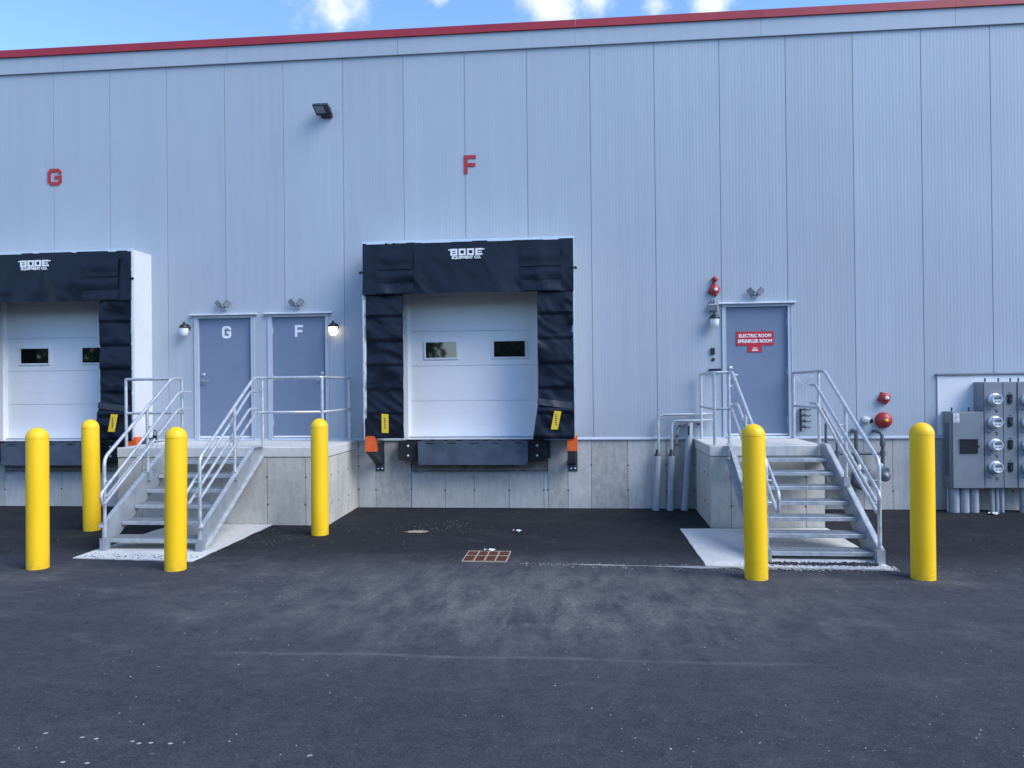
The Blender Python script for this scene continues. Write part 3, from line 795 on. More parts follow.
def staircase(x0, x1, h, run, y1, n, y_end, slope, g_bot, g_top, hand, label, ypost, ymid):
    """x0/x1: stringer planes; treads descend towards -y"""
    t = thing('metal_staircase', ((x0 + x1) / 2, ypost, 0), label, 'staircase', 'galvanised metal staircases')
    for sx, sgn in ((x0, -1), (x1, 1)):
        top = lambda y: 1.232 + slope * (y + 1.97 if n == 6 else y + 1.82)
        ys0 = -1.97 if n == 6 else -1.82
        th = .365
        zb = max(.03, top(y_end) - th)
        yb = ys0 + ((.015 + th) - 1.232) / slope      # lower edge meets the pad
        poly = [(-1.59, 1.232), (ys0, 1.232), (y_end, top(y_end)), (y_end, .015), (min(yb, -1.7) if yb > y_end else y_end + .1, .015), (-1.59, top(-1.59) - th)]
        w = MB().prism(poly, 'x', sx - .006, sx + .006)
        f = MB(); a, b = sorted((sx + sgn * .006, sx + sgn * .062))
        # flanges (top, bottom) of the channel
        f.prism([(ys0, 1.236), (y_end, top(y_end) + .004), (y_end, top(y_end) - .010), (ys0, 1.222)], 'x', a, b)
        f.prism([(-1.59, top(-1.59) - th), (yb, .015), (yb + .02, .015), (-1.59, top(-1.59) - th + .012)], 'x', a, b)
        f.box(a, b, ys0, -1.59, 1.222, 1.236)
        s_ = part('stringer', w, 'galv_plate', t); part('flange', f, 'galv', s_)
    for k in range(n):
        y = y1 - run * k; z = FL - h * (k + 1); a, b = x0 + .012, x1 - .012
        m = MB().box(a, b, y, y + run + .012, z - .012, z)
        m.box(a, b, y + run - .002, y + run + .012, z - .035, z - .002)
        for q in range(7): m.box(a, b, y + .035 + q * (run - .06) / 7, y + .047 + q * (run - .06) / 7, z, z + .006)
        tr = part('tread', m, 'tread', t)
        part('nosing', MB().box(a, b, y - .006, y + .020, z - .046, z + .003), 'galv', tr, bevel=.004)
    # guard rails in the stringer planes
    for sx, inn in ((x0, 1), (x1, -1)):
        r = .0235; yp, zp = g_bot; yt = g_top
        gm = MB()
        gm.tube(bend([(sx, yp, .0), (sx, yp, zp), (sx, yt, 2.268), (sx, -1.53, 2.268)], .09, 5), r, 10)
        sl = (2.268 - zp) / (yt - yp)
        zm = zp + sl * (ymid - yp)
        gm.tube([(sx, ymid, zm - .98), (sx, ymid, zm)], r)
        gm.tube([(sx, -1.53, 1.735), (sx, yt + .05, 1.735), (sx, yp, 1.735 - sl * (yt - yp))], .020)
        go = part('guard_rail', gm, 'galv', t)
        bs = MB().box(sx - .045, sx + .045, yp - .045, yp + .045, .012, .17); bs.tube([(sx, yp, .17), (sx, yp, .19)], .035)
        bs.box(sx - .04, sx + .04, ymid - .04, ymid + .04, zm - .98 - .06, zm - .98 + .06)
        part('post_base', bs, 'galv_plate', go)
        hx = sx + inn * .085; ya, za, ylo, zlo, zl2 = hand
        hm = MB()
        pts = [(hx, -1.43, za), (hx, ya, za), (hx, ylo, zlo), (hx, ylo + .045, zl2), (hx, ya - .04, za - .265), (hx, -1.43, za - .265)]
        hm.tube(bend(pts, .075, 5), .0205, 10)
        for yy, f_ in ((-1.53, 0), (ymid, 1), (yp, 1)):
            for base, (yA, zA, yB, zB) in ((0, (ya, za, ylo, zlo)), (1, (ya - .04, za - .265, ylo + .045, zl2))):
                zz = zA if not f_ else zA + (zB - zA) * (yy - yA) / (yB - yA)
                hm.tube([(sx, yy, zz), (hx, yy, zz - .01)], .011, 8)
        part('hand_rail', hm, 'galv', t)
    return t
staircase(-4.27, -2.97, .175, .305, -1.93, 6, -3.56, .574, (-3.51, 1.21), -1.83, (-1.77, 2.06, -3.73, .765, .61), 'galvanised metal stairs up to the landing of doors G and F', -3.5, -2.5)
staircase(4.09, 5.36, .157, .284, -1.95, 7, -3.79, .547, (-3.81, 1.19), -1.80, (-1.69, 2.07, -4.06, .84, .60), 'galvanised metal stairs up to the electric room landing', -3.8, -2.68)

def railing(paths, posts, label):
    p0 = posts[0]; t = thing('landing_railing', (p0[0], p0[1], FL), label, 'railing', 'galvanised landing railings')
    rm = MB()
    for pts in paths: rm.tube(bend([(x, y, 2.268) for x, y in pts], .05, 4), .0235)
    part('top_rail', rm, 'galv', t)
    mm = MB()
    for pts in paths: mm.tube([(x, y, 1.735) for x, y in pts], .021)
    part('mid_rail', mm, 'galv', t)
    for x, y in posts:
        m = MB().tube([(x, y, FL - .0), (x, y, 2.268)], .0235)
        po = part('post', m, 'galv', t)
    return t
railing([[(-5.19, -1.53), (-4.27, -1.53)]], [(-5.19, -1.53), (-4.27, -1.53)], 'short galvanised railing at the left end of the long landing')
railing([[(-2.97, -1.53), (-2.02, -1.53), (-2.03, -.10)]], [(-2.97, -1.53), (-2.02, -1.53), (-2.03, -.10)], 'galvanised corner railing at the right end of the long landing')
railing([[(3.90, -.10), (3.88, -1.53), (4.09, -1.53)]], [(3.90, -.10), (3.88, -1.53), (4.09, -1.53)], 'galvanised corner railing left of the electric room door')
railing([[(5.385, -.10), (5.36, -1.53)]], [(5.385, -.10), (5.36, -1.53)], 'galvanised side railing right of the electric room door')

# padlock with a cable loop hanging on the left stair handrail
pk = thing('padlock', (-4.17, -2.55, 1.4), 'black padlock hanging on the lower handrail of the left stairs', 'padlock')
c = Vector((-4.185, -2.45, 1.415))
part('lock_body', MB().box(c.x - .032, c.x + .032, c.y - .016, c.y + .016, c.z - .04, c.z + .03), 'black', pk, bevel=.006)
lo = MB(); lo.tube([(c.x - .02 + .0, c.y, c.z + .03)] + [(c.x - .02 * math.cos(a), c.y, c.z + .05 + .055 * math.sin(a)) for a in [i * math.pi / 8 for i in range(9)]] + [(c.x + .02, c.y, c.z + .03)], .006, 8)
part('shackle', lo, 'black', pk)
lo = MB(); lo.tube([(c.x + .0 + .035 * math.cos(a), c.y - .01, c.z - .10 + .075 * math.sin(a)) for a in [i * math.pi / 9 for i in range(19)]], .004, 6)
part('key_box', MB().box(c.x + .036, c.x + .075, c.y - .014, c.y + .014, c.z - .02, c.z + .035), 'grey_light', pk)
lk = link('cable_loop', lo, 'galv', None, (c.x, c.y, c.z - .17), label='thin steel cable loop below the padlock on the left stairs', cat='cable loop', group='cable loops on the railings')
lo = MB(); q = Vector((-3.045, -2.45, 1.39)); lo.tube([(q.x + .03 * math.cos(a), q.y, q.z - .06 + .09 * math.sin(a)) for a in [i * math.pi / 9 for i in range(19)]], .004, 6)
link('cable_loop', lo, 'galv', None, (q.x, q.y, q.z - .15), label='thin steel cable loop on the right handrail of the left stairs', cat='cable loop', group='cable loops on the railings')
lo = MB(); lo.tube([(5.45 + .24 * t_, -.05 - .03 * math.sin(9 * t_), 2.215 - .13 * math.sin(math.pi * t_ ** .7) + .015 * math.sin(9 * t_)) for t_ in [i / 14 for i in range(15)]], .004, 6)
link('cable_loop', lo, 'galv', None, (5.57, -.05, 2.08), label='thin wire looping on the wall below the rail right of the electric room door', cat='cable loop', group='cable loops on the railings')

# ------------------------------------------------------------------ bollards
def bollard(x, y, h, lean, label):
    t = thing('bollard', (x, y, 0), label, 'bollard', 'yellow bollards in front of the docks')
    r = .122; m = MB()
    m.lathe([(r, -.1), (r, .35), (r, .75), (r, h - .135), (r - .0005, h - .130)], (x, y, 0), 'z', 40)
    part('sleeve', m, 'yellow', t)
    m = MB(); R_ = r + .0015
    m.lathe([(R_ - .002, h - .132), (R_, h - .129)] + [(R_ * math.cos(a), h - .126 + .126 * math.sin(a)) for a in [i * math.pi / 2 / 9 for i in range(10)]], (x, y, 0), 'z', 40)
    part('dome_cap', m, 'yellow', t)
    t.rotation_euler = lean
    return t
b0 = bollard(-4.487, -4.47, 1.665, (0, rad(.2), 0), 'yellow bollard at the far left, before the left dock leveler')
def bol(x, y, lean, label):
    c = dup(b0, None, label); c.location = (x, y, 0); c.rotation_euler = lean; return c
bol(-5.41, -2.07, (0, rad(-.6), 0), 'yellow bollard standing furthest back, between left dock and stairs')
bol(-2.785, -4.46, (rad(.3), rad(1.0), 0), 'yellow bollard in front of the left metal stairs')
bol(-1.812, -2.28, (0, rad(.2), 0), 'yellow bollard in front of the long landing corner near door F')
bol(3.81, -4.55, (0, rad(-.6), 0), 'yellow bollard in front of the right metal stairs')
bol(5.568, -4.46, (0, rad(0), 0), 'yellow bollard at the right, in front of the electric meters')

# ------------------------------------------------------------------ wall fixtures
def wall_lamp(x, z, lit, label):
    t = thing('wall_lamp', (x, 0, z), label, 'wall lamp', 'lantern wall lamps by the doors')
    bk = MB().lathe([(.062, 0), (.062, .018), (.045, .03)], (x, 0, z + .045), 'y', 18); bk.tube([(x, -.02, z + .05), (x, -.09, z + .055)], .022)
    part('back_plate', bk, 'black', t)
    hd = MB().lathe([(.084, z + .030), (.088, z + .045), (.060, z + .085), (.024, z + .105), (.018, z + .125), (.022, z + .132), (0, z + .145)], (x, -.115, 0), 'z', 20)
    part('hood', hd, 'black', t)
    gl = MB().lathe([(.076, z + .032), (.074, z - .03), (.060, z - .09), (.032, z - .112), (0, z - .116)], (x, -.115, 0), 'z', 20)
    part('lamp_glass', gl, 'lamp_on' if lit else 'lamp_off', t, 'glowing lamp glass' if lit else None)
    return t
wall_lamp(-4.985, 3.15, False, 'unlit black hooded wall lamp left of door G')
wall_lamp(-2.305, 3.12, True, 'lit black hooded wall lamp right of door F')
wall_lamp(4.13, 3.145, False, 'unlit black hooded wall lamp left of the electric room door')

def twin_head(x, z, label):
    t = thing('emergency_light', (x, 0, z), label, 'emergency light', 'twin head emergency lights over the doors')
    b = MB().box(x - .045, x + .045, -.045, 0, z - .055, z + .0); part('housing', b, 'grey_light', t, bevel=.008)
    for s_ in (-1, 1):
        h = MB(); c0 = Vector((x + s_ * .02, -.04, z - .02)); c1 = Vector((x + s_ * .078, -.085, z + .045))
        d = Vector((s_ * .30, -.90, -.25)).normalized(); q0 = Vector((math.sin(rad(38)) * s_, 0, math.cos(rad(38)))); up = (q0 - d * q0.dot(d)).normalized(); side = d.cross(up)
        h.tube([c0, c0.lerp(c1, .7)], .014)
        vs = []
        for w_, l in ((.032, -.045), (.050, -.012), (.054, .0)):
            for a, b_ in ((-1, -1), (1, -1), (1, 1), (-1, 1)): vs.append(c1 + d * l + side * a * w_ * .85 + up * b_ * w_ * 1.1)
        h.add(vs, [(3, 2, 1, 0)] + [(k * 4 + i, k * 4 + (i + 1) % 4, k * 4 + 4 + (i + 1) % 4, k * 4 + 4 + i) for k in range(2) for i in range(4)] + [(8, 9, 10, 11)])
        ho = part('lamp_head', h, 'meter_grey', t)
        e = MB(); ctr = c1 + d * .004
        e.add([ctr + side * a * .036 + up * b_ * .047 for a, b_ in ((-1, -1), (1, -1), (1, 1), (-1, 1))] + [ctr - d * .004 + side * a * .036 + up * b_ * .047 for a, b_ in ((-1, -1), (1, -1), (1, 1), (-1, 1))], [(0, 1, 2, 3), (4, 7, 6, 5), (0, 4, 5, 1), (1, 5, 6, 2), (2, 6, 7, 3), (3, 7, 4, 0)])
        part('lens', e, 'lens_grey', ho)
twin_head(-4.30, 3.545, 'twin head emergency light above door G')
twin_head(-2.975, 3.545, 'twin head emergency light above door F')
twin_head(4.80, 3.565, 'twin head emergency light above the electric room door')

# floodlight high on the wall
fl = thing('flood_light', (-2.45, 0, 6.85), 'black floodlight high on the wall above doors G and F', 'floodlight')
part('mount', MB().box(-2.50, -2.31, -.075, 0, 6.79, 6.87), 'black', fl, bevel=.01)
hd = MB(); d = .36
hd.prism([(-.05, 6.82), (-.05, 6.895), (-.26, 6.965), (-.275, 6.92)], 'x', -2.585, -2.31)
part('lamp_head', hd, 'dark_steel', fl, bevel=.01)
fn = MB()
for q in range(9): fn.box(-2.575 + q * .031, -2.568 + q * .031, -.20, -.07, 6.90, 6.945)
part('cooling_fin', fn, 'black', fl)
ln = MB().prism([(-.12, 6.842), (-.12, 6.852), (-.25, 6.911), (-.25, 6.901)], 'x', -2.56, -2.40)
part('lens', ln, 'lens_grey', fl)

# fire alarm devices
def strobe(x, z, r, label, kind):
    t = thing('horn_strobe' if kind else 'alarm_bell', (x, 0, z), label, 'fire alarm')
    m = MB()
    if kind:
        m.lathe([(r * .8, 0), (r, .02), (r, .055), (r * .75, .085), (r * .45, .10), (0, .104)], (x, 0, z), 'y', 24)
        part('horn_body', m, 'red', t)
        part('strobe_lens', MB().lathe([(r * .36, .09), (r * .34, .125), (r * .2, .14), (0, .144)], (x + .01, 0, z), 'y', 14), 'lamp_off', t)
        lg = MB()
        for a in (0, 90, 180, 270): lg.lathe([(.022, 0), (.022, .03), (0, .032)], (x + r * math.cos(rad(a + 20)), 0, z + r * math.sin(rad(a + 20))), 'y', 8)
        part('mount_lug', lg, 'red', t)
    else:
        m.lathe([(r * .55, 0), (r * .6, .03), (r, .035), (r * .97, .06), (r * .75, .095), (r * .4, .115), (.03, .12), (0, .121)], (x, 0, z), 'y', 32)
        part('gong', m, 'red', t)
        part('gong_nut', MB().lathe([(.030, .115), (.028, .15), (0, .153)], (x, 0, z), 'y', 10), 'label_yellow', t)
        part('mount_ring', MB().lathe([(r * 1.06, 0), (r * 1.06, .008), (r * .9, .010)], (x, 0, z), 'y', 28), 'red', t)
    return t
strobe(4.145, 3.655, .085, 'red horn strobe beside the top left corner of the electric room door', True)
bc = thing('alarm_beacon', (4.155, 0, 3.83), 'small dark red beacon above the horn strobe left of the electric room door', 'beacon')
part('beacon_lens', MB().lathe([(.045, 0), (.045, .05), (.030, .085), (0, .095)], (4.155, 0, 3.835), 'y', 16), 'red', bc)
part('beacon_stem', MB().tube([(4.152, -.03, 3.80), (4.15, -.03, 3.74)], .02), 'red', bc)
strobe(6.83, 1.845, .085, 'small red horn strobe above the red alarm bell', True)
strobe(6.82, 1.485, .125, 'round red fire alarm bell on the wall right of the stairs', False)
jb = thing('junction_box', (4.125, 0, 3.33), 'grey weatherproof box with two stubs between red strobe and wall lamp', 'junction box')
part('box_body', MB().box(4.045, 4.205, -.075, 0, 3.305, 3.425), 'grey_light', jb, bevel=.012)
sb = MB()
for x in (4.09, 4.135): sb.tube([(x, -.03, 3.42), (x, -.03, 3.50)], .012)
sb.box(4.07, 4.155, -.045, -.01, 3.445, 3.46)
part('cable_stub', sb, 'meter_grey', jb)
part('box_cover', MB().box(4.06, 4.19, -.084, -.075, 3.318, 3.412), 'meter_grey', jb)
kp = thing('door_keypad', (4.115, 0, 2.6), 'black keypad on the wall left of the electric room door', 'keypad')
part('keypad_body', MB().box(4.078, 4.145, -.035, 0, 2.59, 2.70), 'black', kp, bevel=.008)
kb = MB()
for i in range(3):
    for j in range(4): kb.box(4.088 + i * .018, 4.100 + i * .018, -.038, -.035, 2.602 + j * .022, 2.616 + j * .022)
part('button', kb, 'dark_steel', kp)
lb = thing('door_bell', (4.12, 0, 2.5), 'small black push button below the keypad by the electric room door', 'push button')
part('button_plate', MB().box(4.095, 4.145, -.018, 0, 2.485, 2.535), 'black', lb, bevel=.005)
part('push_button', MB().lathe([(.013, .016), (.012, .026), (0, .028)], (4.12, 0, 2.51), 'y', 12), 'dark_steel', lb)
cb = thing('cable_box', (4.15, 0, 2.32), 'flat black box on the wall behind the landing rail by the electric room door', 'box')
part('box_body', MB().box(4.05, 4.24, -.06, 0, 2.305, 2.355), 'black', cb, bevel=.006)
part('cable_gland', MB().tube([(4.03, -.03, 2.33), (4.06, -.03, 2.33)], .012), 'meter_grey', cb)

# vent stub and gas equipment right of the stairs
vn = thing('pipe_outlet', (6.56, 0, 1.48), 'short white pipe outlet left of the red alarm bell', 'pipe outlet')
vm = MB().tube(bend([(6.535, 0, 1.49), (6.535, -.05, 1.49), (6.59, -.11, 1.475)], .05), .047, 16, cap=False)
part('pipe_elbow', vm, 'white', vn)
part('pipe_bore', MB().lathe([(.040, 0), (0, .001)], (6.587, -.108, 1.475), 'y', 14), 'black', vn)
part('wall_flange', MB().lathe([(.065, 0), (.065, .012), (.05, .014)], (6.535, 0, 1.49), 'y', 18), 'grey_light', vn)
gm = thing('gas_meter_set', (6.3, -.25, .4), 'grey gas meters and pipework behind the right stair railing', 'gas meter')
gp = MB()
gp.tube(bend([(6.66, 0, 1.31), (6.66, -.12, 1.315), (6.735, -.16, 1.29), (6.74, -.18, 1.1), (6.74, -.18, .74)], .05), .028)
gp.tube([(6.74, -.18, .96), (5.9, -.18, .96)], .024); gp.tube([(6.33, -.18, 1.30), (6.33, -.18, .72)], .032); gp.tube([(6.03, -.18, 1.35), (6.03, -.18, .55)], .020); gp.tube([(5.86, -.18, 1.45), (5.86, -.18, .4)], .022)
gp.tube([(6.33, -.18, .95), (6.33, -.0, .95)], .02); gp.tube([(6.33, -.18, 1.30), (6.33, 0, 1.32)], .032)
for x, z in ((6.74, .96), (6.33, .96), (6.03, .96), (6.74, 1.12)): gp.lathe([(.044, z - .04), (.044, z + .04)], (x, -.18, 0), 'z', 12)
part('gas_pipe', gp, 'pipe_dark', gm)
for x, z, w_ in ((6.75, .60, .085), (6.40, .52, .14), (6.08, .45, .12)):
    mb = MB().lathe([(w_ * .9, 0), (w_, .03), (w_, .14), (w_ * .8, .17), (0, .172)], (x, -.11, z), 'y', 20); mb.box(x - w_ * .85, x + w_ * .85, -.24, -.09, z, z + w_ + .05)
    mo = part('meter_body', mb, 'meter_grey', gm, bevel=.008)
    part('meter_dial', MB().lathe([(w_ * .5, 0), (w_ * .48, .012), (0, .013)], (x, -.282, z + .02), 'y', 14), 'lens_grey', mo)
    part('meter_cap', MB().lathe([(.035, z + w_ + .05), (.042, z + w_ + .09), (.03, z + w_ + .12)], (x - .03, -.17, 0), 'z', 12), 'alu', mo)
mf = thing('valve_manifold', (5.66, -.1, 1.3), 'row of small valves stacked on the wall behind the right stair rails', 'valve manifold')
vb = MB()
vb.box(5.50, 5.515, -.06, 0, 1.31, 1.69); part('manifold_bar', vb, 'dark_steel', mf)
vb = MB()
for k in range(4):
    z = 1.37 + k * .095
    vb.tube(bend([(5.515, -.04, z), (5.57, -.07, z + .035), (5.63, -.05, z), (5.66, -.05, z + .02)], .03), .013, 8); vb.lathe([(.026, .05), (.026, .085), (0, .087)], (5.565, -.02, z + .02), 'y', 10)
part('valve', vb, 'pipe_dark', mf)

# conduits left of the right landing
CG = 'conduits rising left of the right landing'
def riser(xb, xt, zt, label, thin):
    t = thing('conduit_riser', (xb, -.16, 0), label, 'conduit', CG)
    m = MB().tube([(xb, -.15, -.05), ((xb + xt) / 2, -.13, zt / 2), (xt, -.11, zt)], .056, 18)
    s_ = part('sleeve_pipe', m, 'pvc', t)
    part('coupling', MB().tube([(xb, -.15, .03), (xb + (xt - xb) * .14, -.147, .17)], .061, 18), 'pvc', s_)
    if thin:
        px, ztop = thin
        m = MB().tube(bend([(px, -.09, zt - .02), (px, -.09, ztop), (4.1, -.09, ztop + .01)], .12, 6), .022, 10)
        part('thin_conduit', m, 'galv', t)
        part('end_seal', MB().lathe([(.058, zt - .005), (.050, zt + .02), (.030, zt + .05), (.020, zt + .11)], (xt, -.10, 0), 'z', 12), 'black', t)
        part('connector', MB().tube([(3.86, -.09, ztop + .007), (3.98, -.09, ztop + .009)], .03, 10), 'galv', t)
    return t
riser(3.14, 3.18, .92, 'grey conduit riser furthest left, with a thin pipe bending over the others', (3.20, 1.60))
riser(3.375, 3.41, .92, 'middle grey conduit riser with the lower thin pipe', (3.42, 1.50))
t3 = riser(3.605, 3.70, 1.30, 'tallest grey conduit riser, leaning beside the right landing', None)
part('cut_slot', MB().box(3.668, 3.698, -.178, -.168, 1.27, 1.42), 'black', t3)
part('top_half', MB().tube([(3.70, -.11, 1.29), (3.715, -.10, 1.47)], .05, 12), 'pvc', t3)
cp = thing('copper_line', (3.5, -.06, 1.0), 'thin pinkish wire line with clips looping behind the tall conduit riser', 'wire')
part('line_pipe', MB().tube(bend([(3.505, -.05, 1.02), (3.515, -.05, 1.36), (3.60, -.05, 1.44), (3.92, -.05, 1.44)], .08, 5), .012, 8), mat('pinkish wire', (.42, .33, .30), .5), cp)
ck = MB()
for (x, z) in ((3.51, 1.1), (3.513, 1.25), (3.56, 1.41), (3.70, 1.44), (3.86, 1.44)): ck.box(x - .018, x + .018, -.066, 0, z - .014, z + .014)
part('pipe_clip', ck, 'dark_steel', cp)

# ------------------------------------------------------------------ electric service
bb = MB().box(7.66, 11.2, -.02, -.003, 1.232, 2.20)
link('backboard', bb, 'backboard', None, (7.66, 0, 1.16), label='white board on the wall behind the electric meter cabinets', cat='board')
bt = MB().prism([(-.003, 2.235), (-.05, 2.215), (-.05, 2.205), (-.003, 2.205)], 'x', 7.64, 11.22)
link('drip_flashing', bt, 'meter_grey', None, (7.66, 0, 2.2), label='thin dark flashing strip along the top of the white backboard', cat='flashing')
sw = thing('switch_cabinet', (7.95, -.02, .42), 'low grey electrical cabinet with a dark square window, left of the meters', 'electrical cabinet')
part('cabinet_body', MB().box(7.725, 8.205, -.34, -.022, .42, 1.625), 'grey_box', sw, bevel=.006)
part('cover', MB().box(7.738, 8.196, -.352, -.341, .43, 1.612), 'grey_box', sw, bevel=.003)
wn = part('inspection_window', MB().box(7.845, 8.105, -.372, -.353, .975, 1.19), 'black', sw, bevel=.006)
part('window_latch', MB().box(8.105, 8.125, -.368, -.355, 1.06, 1.10), 'black', wn)
part('window_hood', MB().box(7.84, 8.11, -.38, -.353, 1.19, 1.20), 'dark_steel', wn)
lbm = part('rating_label', MB().box(7.745, 7.835, -.356, -.353, 1.46, 1.60), 'white', sw)
lm = MB()
for q in range(6): lm.box(7.755, 7.800 + random.random() * .03, -.358, -.3565, 1.475 + q * .02, 1.482 + q * .02)
part('label_print', lm, 'meter_grey', lbm)
part('seam', MB().box(7.727, 7.735, -.346, -.340, .45, 1.6), 'meter_grey', sw)
sd = MB(); sd.box(7.718, 7.725, -.24, -.10, .60, 1.45); part('side_panel', sd, 'meter_grey', sw)
for x in (7.80, 8.06): part('lifting_bolt', MB().tube([(x, -.18, 1.62), (x, -.18, 1.69)], .012), 'dark_steel', sw)

def meter_bank(x0, label):
    t = thing('meter_bank', (x0 + .25, -.02, .42), label, 'meter bank', 'electric meter banks on the right')
    part('cabinet_body', MB().box(x0, x0 + .497, -.32, -.022, .422, 2.09), 'grey_box', t, bevel=.005)
    part('meter_cover', MB().box(x0 + .012, x0 + .285, -.331, -.321, .432, 2.078), 'grey_box', t, bevel=.003)
    part('breaker_cover', MB().box(x0 + .297, x0 + .490, -.331, -.321, .432, 2.078), 'grey_box', t, bevel=.003)
    for z in (1.815, 1.46, 1.105, .755):
        cx = x0 + .155
        ring = MB().lathe([(.098, 0), (.098, .03), (.092, .045), (.075, .047)], (cx, -.331, z), 'y', 28)
        ro = part('meter_ring', ring, 'alu', t)
        gl = MB().lathe([(.080, .04), (.080, .105), (.077, .118), (.068, .120), (.066, .108)], (cx, -.331, z), 'y', 28)
        part('meter_glass', gl, 'meter_glass', ro)
        fc = MB().lathe([(.074, .045), (.074, .104), (0, .106)], (cx, -.331, z), 'y', 24); fo_ = part('meter_face', fc, 'grey_light', ro)
        dm = MB().box(cx - .048, cx + .048, -.442, -.4375, z + .004, z + .042); dm.box(cx - .04, cx - .012, -.442, -.4375, z - .04, z - .024); dm.box(cx + .012, cx + .04, -.442, -.4375, z - .04, z - .024)
        part('meter_display', dm, 'meter_grey', ro)
        br = MB().prism([(x0 + .355, z - .045), (x0 + .375, z - .075), (x0 + .405, z - .075), (x0 + .425, z - .045), (x0 + .425, z + .075), (x0 + .355, z + .075)], 'y', -.345, -.332)
        bo = part('breaker', br, 'black', t); part('breaker_toggle', MB().box(x0 + .378, x0 + .402, -.36, -.346, z - .03, z + .03), 'dark_steel', bo)
        sc_ = MB()
        for a, b in ((.06, .10), (.165, .205)): sc_.box(x0 + a, x0 + b, -.337, -.332, z - .165, z - .155)
        sc_.box(x0 + .185, x0 + .205, -.341, -.332, z - .20, z - .178); sc_.box(x0 + .372, x0 + .41, -.337, -.332, z + .095, z + .105)
        part('latch', sc_, 'dark_steel', t)
    for x in (.10, .30, .48): part('lifting_bolt', MB().tube([(x0 + x, -.18, 2.088), (x0 + x, -.18, 2.15)], .012), 'dark_steel', t)
    return t
mb1 = meter_bank(8.21, 'tall grey meter bank with four round glass meters beside the low cabinet')
dup(mb1, (.50, 0, 0), 'tall grey meter bank cut off by the right edge of the photo')
CG2 = 'grey conduits under the electric cabinets'
cl_ = [(7.715, .012, 'thin left outermost conduit under the low electrical cabinet'), (7.815, .074, 'wide grey conduit under the low cabinet, first from the left'), (7.965, .074, 'wide grey conduit under the low cabinet, second from the left'),
       (8.115, .068, 'wide grey conduit under the low cabinet, third from the left'), (8.385, .032, 'slim grey conduit under the first meter bank, left of three'), (8.46, .028, 'slim grey conduit under the first meter bank, middle of three'),
       (8.535, .030, 'slim grey conduit under the first meter bank, right of three'), (8.86, .06, 'wide grey conduit at the right photo edge')]
for x, r, lb_ in cl_:
    link('conduit', MB().tube([(x, -.20, -.05), (x, -.20, .425)], r, 18), 'pvc', None, (x, -.2, 0), label=lb_, cat='conduit', group=CG2)

# ------------------------------------------------------------------ yard details
dr = thing('drain_grate', (.77, -3.62, 0), 'rusty iron storm drain grate set in the asphalt', 'drain grate')
x0, x1, y0, y1 = .515, 1.03, -3.90, -3.35
part('catch_basin', MB().box(x0 + .01, x1 - .01, y0 + .01, y1 - .01, -.02, .005), 'rust', dr)
fr = MB()
for bx in ((x0 - .014, x1 + .014, y0 - .02, y0), (x0 - .014, x1 + .014, y1, y1 + .016), (x0 - .014, x0, y0, y1), (x1, x1 + .014, y0, y1)): fr.box(*bx, -.02, .013)
part('frame', fr, 'sandy', dr)
gr = MB()
for k in range(1, 4): gr.box(x0 + (x1 - x0) * k / 4 - .009, x0 + (x1 - x0) * k / 4 + .009, y0, y1, -.01, .017)
gr.box(x0, x1, (y0 + y1) / 2 - .012, (y0 + y1) / 2 + .012, -.01, .0165)
part('grate_bar', gr, 'sandy', dr)
gr = MB()
for k in range(1, 12): gr.box(x0, x1, y0 + (y1 - y0) * k / 12 - .012, y0 + (y1 - y0) * k / 12 + .012, -.01, .014)
part('grate_bar', gr, 'rust', dr)
def scrap(x, y, w, h, a, label):
    m = MB(); n = 5; vs = []
    ca, sa = math.cos(a), math.sin(a)
    for j in range(n):
        for i in range(n):
            u, v = (i / (n - 1) - .5) * w, (j / (n - 1) - .5) * h
            vs.append((x + u * ca - v * sa, y + u * sa + v * ca, gz(y) + .02 + .012 * math.sin(i * 1.7 + j) + random.uniform(0, .008)))
    f = [(j * n + i, j * n + i + 1, (j + 1) * n + i + 1, (j + 1) * n + i) for j in range(n - 1) for i in range(n - 1)]
    m.add(vs, f); m.add([(a_, b_, c_ + .003) for a_, b_, c_ in vs], f)
    link('paper_scrap', m, 'paper', None, (x, y, gz(y)), label=label, cat='litter', group='white litter on the asphalt')
scrap(.77, -3.33, .14, .05, .05, 'white paper scrap at the back edge of the drain grate')
scrap(1.01, -2.0, .13, .05, -.25, 'white paper scrap on the asphalt below the middle dock')
scrap(8.30, -.42, .14, .10, -.5, 'white paper scrap on the ground under the meter bank')

def patch(cx, cy, rx, ry, rot, n, name, m_, zoff=.005, seed=0, bits=0):
    mb = MB(); pts = []
    for k in range(n):
        a = 2 * math.pi * k / n; q = 1 + .35 * mnoise.noise(Vector((math.cos(a) * 2.2 + seed, math.sin(a) * 2.2, seed))) + random.uniform(-.16, .16)
        u, v = rx * q * math.cos(a), ry * q * math.sin(a); x, y = cx + u * math.cos(rot) - v * math.sin(rot), cy + u * math.sin(rot) + v * math.cos(rot)
        pts.append((x, y, gz(y) + zoff))
    mb.add(pts + [(cx, cy, gz(cy) + zoff + .004)], [(k, (k + 1) % n, n) for k in range(n)])
    return mb
def pebble(mb, x, y, s, z=None):
    z = gz(y) if z is None else z; vs = []
    for dx, dy, dz in ((1, 0, 0), (0, 1, 0), (-1, 0, 0), (0, -1, 0), (.1, .1, .8), (-.1, 0, -.3)):
        vs.append((x + dx * s * random.uniform(.6, 1.3), y + dy * s * random.uniform(.6, 1.3), z + .002 + dz * s * random.uniform(.5, 1)))
    mb.add(vs, [(0, 1, 4), (1, 2, 4), (2, 3, 4), (3, 0, 4), (1, 0, 5), (2, 1, 5), (3, 2, 5), (0, 3, 5)])
